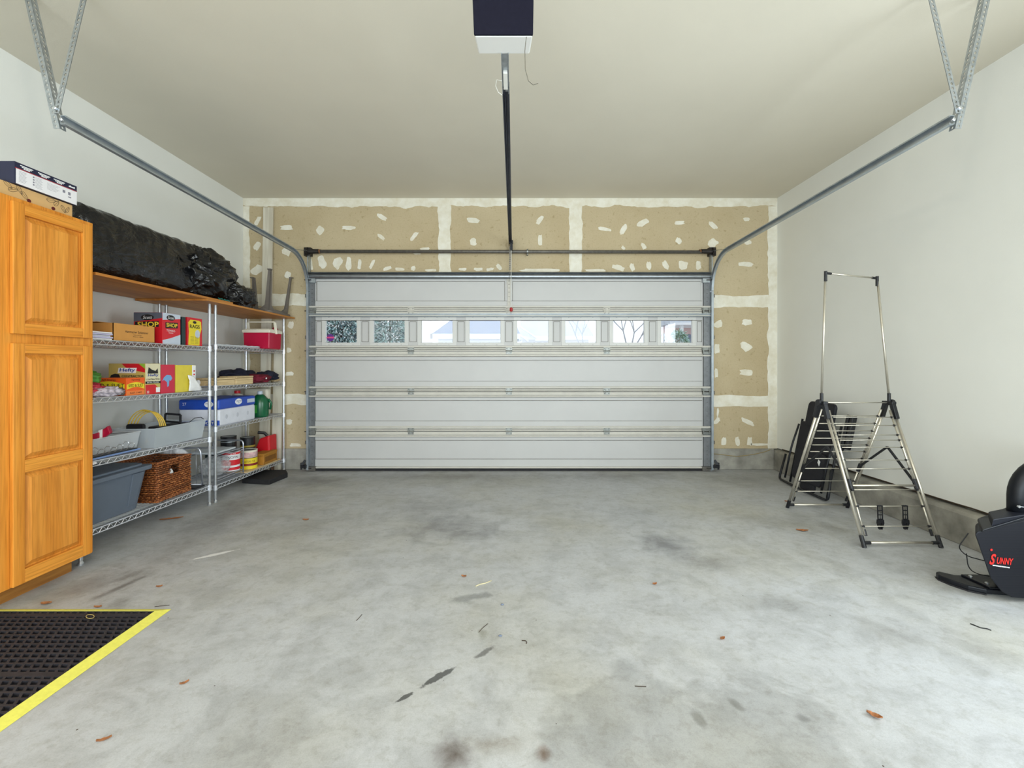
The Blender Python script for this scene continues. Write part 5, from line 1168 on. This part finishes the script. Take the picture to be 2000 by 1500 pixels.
# ================================================================ floor mat
t = thing('drainage_mat', (-2.2, 1.7, 0), 'black slotted rubber mat with a sloping yellow border on the floor at lower left', 'mat')
mx0, mx1, my0, my1 = -2.72, -1.795, .9, 2.312; w = .052
def mat_yel():
    return pm('yellow_rubber', (226, 220, 98), .6, 0, .06, 60, .1)
m = MB(); o_ = [(mx0, my0), (mx1, my0), (mx1, my1), (mx0, my1)]; i_ = [(mx0+w, my0+w), (mx1-w, my0+w), (mx1-w, my1-w*.8), (mx0+w, my1-w*.8)]
vs = [(x, y, .001) for x, y in o_]+[(x, y, .016) for x, y in i_]+[(x, y, .002) for x, y in i_]
m.add(vs, [(a, (a+1) % 4, 4+(a+1) % 4, 4+a) for a in range(4)]+[(4+a, 4+(a+1) % 4, 8+(a+1) % 4, 8+a) for a in range(4)]); m.build('bevelled_border', mat_yel(), t)
gx0, gx1, gy0_, gy1_ = mx0+w, mx1-w, my0+w, my1-w*.8
m = MB(); M_mat = pm('dusty_black_rubber', (38, 36, 42), .7, 0, .35, 40, .1); m.box(gx0, gx1, gy0_, gy1_, .001, .003, 1)  # thin black sheet added below the slots, standing for shaded floor
ny = 40; pyy = (gy1_-gy0_)/ny
for i in range(ny+1):
    y = gy0_+i*pyy; wd = .005 if i % 13 else .014; m.box(gx0, gx1, max(gy0_, y-wd), min(gy1_, y+wd), .003, .0135)
nx = 21; pxx = (gx1-gx0)/nx
for i in range(ny):
    y0 = gy0_+i*pyy; y1 = y0+pyy
    for j in range(-1, nx+1):
        xa = gx0+j*pxx+(pxx*.5 if i % 2 else 0); xb = xa-.022+.0
        xa2, xb2 = max(gx0, min(gx1, xa)), max(gx0, min(gx1, xb))
        if xa2 == xb2: continue
        m.add([(xa2-.006, y0, .003), (xa2+.006, y0, .003), (xb2+.006, y1, .003), (xb2-.006, y1, .003), (xa2-.006, y0, .013), (xa2+.006, y0, .013), (xb2+.006, y1, .013), (xb2-.006, y1, .013)], [(4,5,6,7),(0,1,5,4),(1,2,6,5),(2,3,7,6),(3,0,4,7)])
m.build('slotted_panel', [M_mat, M_black], t)
o = MB(); o.tube([fl(176+8*math.cos(a), 1204+4*math.sin(a), .017) for a in [2*math.pi*i/16 for i in range(16)]], .0014, 5, closed=True); o = o.build('rubber_band', pm('tan_rubber_band', (196, 170, 100), .6)); tag(o, 'tan rubber band lying on the slotted mat', 'rubber band')

# ================================================================ litter on the floor
M_lf = pm('dry_brown_leaf', (150, 96, 56), .8, 0, .35, 60, .3); M_tw = pm('dark_twig', (70, 58, 48), .8); M_st = pm('straw', (206, 196, 160), .8); M_pb = pm('bluish_pebble', (110, 120, 140), .8)
def scrap(px, py, l, w_, an, label, mat=M_lf, curl=.006):
    c = fl(px, py); m = MB(); n = 8; vs = []; ca, sa = math.cos(R(an)), math.sin(R(an))
    for i in range(n+1):
        f = i/n; hw = w_/2*math.sin(math.pi*min(1, max(.04, f)))**.7*(1+.3*noise.noise(Vector((px, f*6, 1))))
        for s_ in (-1, 0, 1):
            u = (f-.5)*l; v = s_*hw; zz = .0025+(curl*(abs(s_))+curl*.8*(2*f-1)**2)*(1+.5*noise.noise(Vector((f*9, s_, px))))
            vs.append((c.x+u*ca-v*sa, c.y+u*sa+v*ca, zz))
    fs = [(i*3+j, i*3+j+1, (i+1)*3+j+1, (i+1)*3+j) for i in range(n) for j in range(2)]
    o = m.add(vs, fs).build('dry_leaf', mat); so = o.modifiers.new('s', 'SOLIDIFY'); so.thickness = .0012; so.offset = 1
    tag(o, label, 'leaf', 'leaf scraps on the floor')
scrap(1567, 1037, .085, .035, -10, 'brown dry leaf on the floor left of the drying rack')
scrap(1708, 1400, .045, .024, -40, 'brown dry leaf on the floor at lower right')
scrap(1411, 1249, .025, .016, 20, 'small curled brown leaf on the open floor right of centre')
scrap(203, 1447, .04, .009, 30, 'thin brown leaf sliver on the floor in the lower left corner')
scrap(90, 1180, .05, .028, 10, 'brown leaf on the floor between the oak cabinet and the mat')
scrap(191, 1187, .035, .012, 10, 'brown leaf scrap lying at the far edge of the mat')
scrap(311, 1147, .03, .012, 20, 'orange leaf scrap on the floor just beyond the mat corner')
scrap(360, 1336, .03, .008, 40, 'narrow rust leaf sliver beside the yellow mat border')
scrap(597, 1016, .05, .02, 0, 'small rust leaf on the floor in front of the shelving posts')
scrap(335, 1014, .16, .03, 25, 'long tan leaf on the floor in front of the near shelving')
scrap(1279, 1142, .025, .018, 10, 'small rust leaf on the floor right of centre, nearer the door')
scrap(906, 1127, .03, .015, -10, 'small brown leaf on the floor left of the white straw')
scrap(1538, 980, .05, .02, 0, 'rust leaf beside the drying rack\'s far left foot')
scrap(1617, 1076, .0001+.02, .01, 0, 'tiny dark leaf in front of the drying rack')
bpy.data.objects.remove(bpy.data.objects['dry_leaf.013'])
def twig(name, pts, r, mat, label, cat='twig'):
    o = MB().tube([fl(x, y, r) for x, y in pts], r, 6).build(name, mat, smooth=True); tag(o, label, cat)
twig('cable_tie', [(1895, 1218), (1903, 1221), (1915, 1226), (1928, 1228), (1936, 1231)], .0026, M_black, 'short black cable end on the floor below the exercise machine', 'cable')
twig('straw', [(929, 1145), (938, 1141), (948, 1139), (960, 1134)], .003, M_st, 'pale straw piece on the floor near the middle of the garage', 'straw')
twig('twig', [(1019, 1251), (1026, 1251), (1029, 1254), (1028, 1257)], .002, M_tw, 'small curved black twig at the middle of the floor')
twig('twig', [(935, 1235), (943, 1226), (953, 1218)], .0014, M_tw, 'thin bent twig beside the blue pebble')
twig('twig', [(1240, 1340), (1250, 1341), (1262, 1341)], .0015, M_tw, 'tiny straight twig on the bright floor at lower right of centre')
twig('twig', [(696, 1212), (702, 1206), (707, 1200)], .0015, M_tw, 'tiny upright-looking twig on the floor left of centre')
twig('twig', [(302, 1185), (318, 1183), (331, 1182)], .0015, M_tw, 'dark twig on the floor touching the mat corner')
for px, py, l in ((977, 1243, 'blue-grey pebble on the floor near the middle twig'), (981, 1182, 'bluish pebble farther up the middle of the floor')):
    c = fl(px, py); o = blob((c.x, c.y, .004), (.009, .006, .004), px, .1, 2, sub=2).build('pebble', M_pb, smooth=True); tag(o, l, 'pebble')
# ochre string lying over the curb right of the door
o = MB().tube([(2.45, 5.366, .20), (2.55, 5.366, .19), (2.75, 5.365, .165), (2.95, 5.365, .19), (3.1, 5.366, .225), (3.16, 5.366, .25)], .004, 6).build('low_voltage_wire', pm('ochre_wire', (160, 140, 90), .6), smooth=True); tag(o, 'ochre wire sagging across the concrete curb right of the garage door', 'wire')

# ================================================================ outside, seen through the door windows
M_drive = pm('pale_driveway', (190, 190, 190), .9, 0, .06, 1)
o = MB().box(-60, 60, 5.53, 90, -.25, -.13).build('ground_outside', M_drive, kind='structure')
M_shing = pm('blue_grey_shingles', (112, 122, 150), .9, 0, .12, 12); M_shing2 = pm('pale_grey_shingles', (180, 186, 194), .9, 0, .08, 12)
M_sid = pm('white_siding', (234, 234, 236), .8, 0, .02); M_brick = pm('pink_brick', (226, 192, 188), .9, 0, .12, 30)
def pt(px, py, Y): return W(px, py, Y)
def gable(name, x0, x1, y0, y1, eave, ridge, wall, roof, label, hip=(0, 0), over=.35):
    t = thing(name, ((x0+x1)/2, (y0+y1)/2, -.13), label, 'house')
    B(x0, x1, y0, y1, -.13, eave).build('wall', wall, t)
    ym = (y0+y1)/2; vs = [(x0-over, y0-over, eave), (x1+over, y0-over, eave), (x1+over, y1+over, eave), (x0-over, y1+over, eave), (x0+hip[0], ym, ridge), (x1-hip[1], ym, ridge)]
    MB().add(vs, [(0,1,2,3),(0,1,5,4),(2,3,4,5),(0,4,3),(1,2,5)]).build('roof', roof, t)
    m = MB().box(x0-over, x1+over, y0-over-.03, y0-over, eave-.22, eave+.05); m.build('fascia', M_sid, t)
    return t
t = gable('house', -4.05, .10, 24, 31, 2.90, 5.0, M_sid, M_shing, 'white house with blue-grey hipped roof seen through the third and fourth windows', hip=(1.5, .3))
t = gable('house', .75, 5.6, 32, 38, 3.3, 5.1, M_sid, M_shing2, 'pale house with light gabled roof seen through the fifth window', hip=(0, 0))
m = MB(); p0, p1, p2 = (.55, 26.5, 4.0), (2.2, 26.5, 2.75), (-1.1, 26.5, 2.75)
m.bar((.42, 31.5, 4.11), (1.85, 31.5, 3.15), .1, .30, (0, 1, 0)); m.bar((.12, 31.55, 3.75), (1.19, 31.55, 2.97), .1, .14, (0, 1, 0)); m.box(1.67, 3.6, 31.4, 31.6, 3.0, 3.17); m.build('rake_board', M_sid, t)
t = gable('house', 8.7, 13.2, 23.5, 25.6, 3.45, 4.6, M_brick, M_shing2, 'pink brick house with white porch columns seen through the last window')
for x in (8.62, 9.25): B(x, x+.14, 22.4, 22.54, -.13, 3.3).build('porch_column', M_sid, t)
B(8.2, 11.0, 22.2, 23.1, 3.3, 3.42).build('porch_roof', M_sid, t)
for x in (9.4, 10.2): B(x, x+.4, 23.44, 23.5, 1.7, 2.9).build('window', M_shing, t)
def foliage(name, c, rad, n, size, mats, label, seed, cat='tree', trunk=True, droop=.6):
    rnd = random.Random(seed); t = thing(name, (c[0], c[1], -.13), label, cat); m = MB()
    for i in range(n):
        a, b_, rr_ = rnd.uniform(0, 2*math.pi), rnd.uniform(-1, 1), rnd.uniform(.55, 1)**.5
        s_ = math.sqrt(1-b_*b_); z = c[2]+b_*rad[2]*rr_; k = 1-.45*(b_+1)/2 if trunk else 1
        p = Vector((c[0]+math.cos(a)*s_*rad[0]*rr_*k, c[1]+math.sin(a)*s_*rad[1]*rr_*k, z))
        if p.z < -.1: continue
        d = Vector((math.cos(a)*s_, math.sin(a)*s_, rnd.uniform(-droop, .5))).normalized(); l = size*rnd.uniform(.6, 1.4); sd = d.cross(Vector((rnd.uniform(-1, 1), rnd.uniform(-1, 1), rnd.uniform(-1, 1)))).normalized()*l*.16
        up = d.cross(sd).normalized()*l*.10
        m.add([p-sd, p+d*l*.5+up, p+sd, p+d*l, p-up*.5], [(0, 1, 3), (1, 2, 3), (0, 4, 3), (4, 2, 3)], rnd.randrange(len(mats)))
    m.build('foliage', mats, t)
    if trunk: T([(c[0], c[1], -.2), (c[0], c[1], c[2]+rad[2]*.8)], [.06, .02], 8).build('trunk', M_tw, t)
    return t
M_g1 = pm('blue_green_needles', (190, 218, 214), .8, 0, .2); M_g2 = pm('dark_needles', (116, 148, 156), .8, 0, .2); M_g3 = pm('pale_needles', (240, 250, 246), .8, 0, .15)
foliage('spruce_tree', (-4.5, 11.4, 2.3), (1.0, .9, 1.7), 13000, .19, [M_g1, M_g2, M_g3], 'dense blue-green spruce filling the first window, leftmost', 1)
foliage('spruce_tree', (-3.22, 11.6, 2.2), (.62, .6, 1.5), 7000, .17, [M_g1, M_g3, M_g1, M_g2], 'paler loose spruce seen through the second window from the left', 2)
foliage('shrub', (8.02, 21.2, 1.65), (.52, .6, 1.35), 3600, .16, [pm('leaf_green', (84, 128, 84), .8), M_g1], 'round green shrub before the brick house in the last window', 3, 'shrub', False)
foliage('shrub', (7.2, 20.6, 1.3), (.42, .4, 1.48), 1100, .22, [M_g3, pm('pale_stems', (206, 206, 214), .8)], 'pale wispy shrub left of the green one in the last window', 4, 'shrub', False)
M_barkp = pm('pale_grey_bark', (150, 152, 160), .9)
def bare(c, label, seed, h=4.6):
    rnd = random.Random(seed); m = MB()
    def br(p, d, l, r, k):
        q = p+d*l; m.tube([p, p+d*l*.5+Vector((rnd.uniform(-.05, .05)*l, 0, 0)), q], [r, r*.85, r*.65], 5)
        if k:
            for _ in range(3): br(q, (d+Vector((rnd.uniform(-.8, .8), rnd.uniform(-.5, .5), rnd.uniform(-.1, .5)))).normalized(), l*.68, r*.6, k-1)
    br(Vector(c), Vector((.05, 0, 1)), h*.34, .055, 6); o = m.build('bare_tree', M_barkp); tag(o, label, 'tree')
bare((4.0, 15.5, -.13), 'leafless branching tree outside the seventh window', 5)
bare((3.2, 19.5, -.13), 'pale leafless tree farther off outside the sixth window', 8, 5)
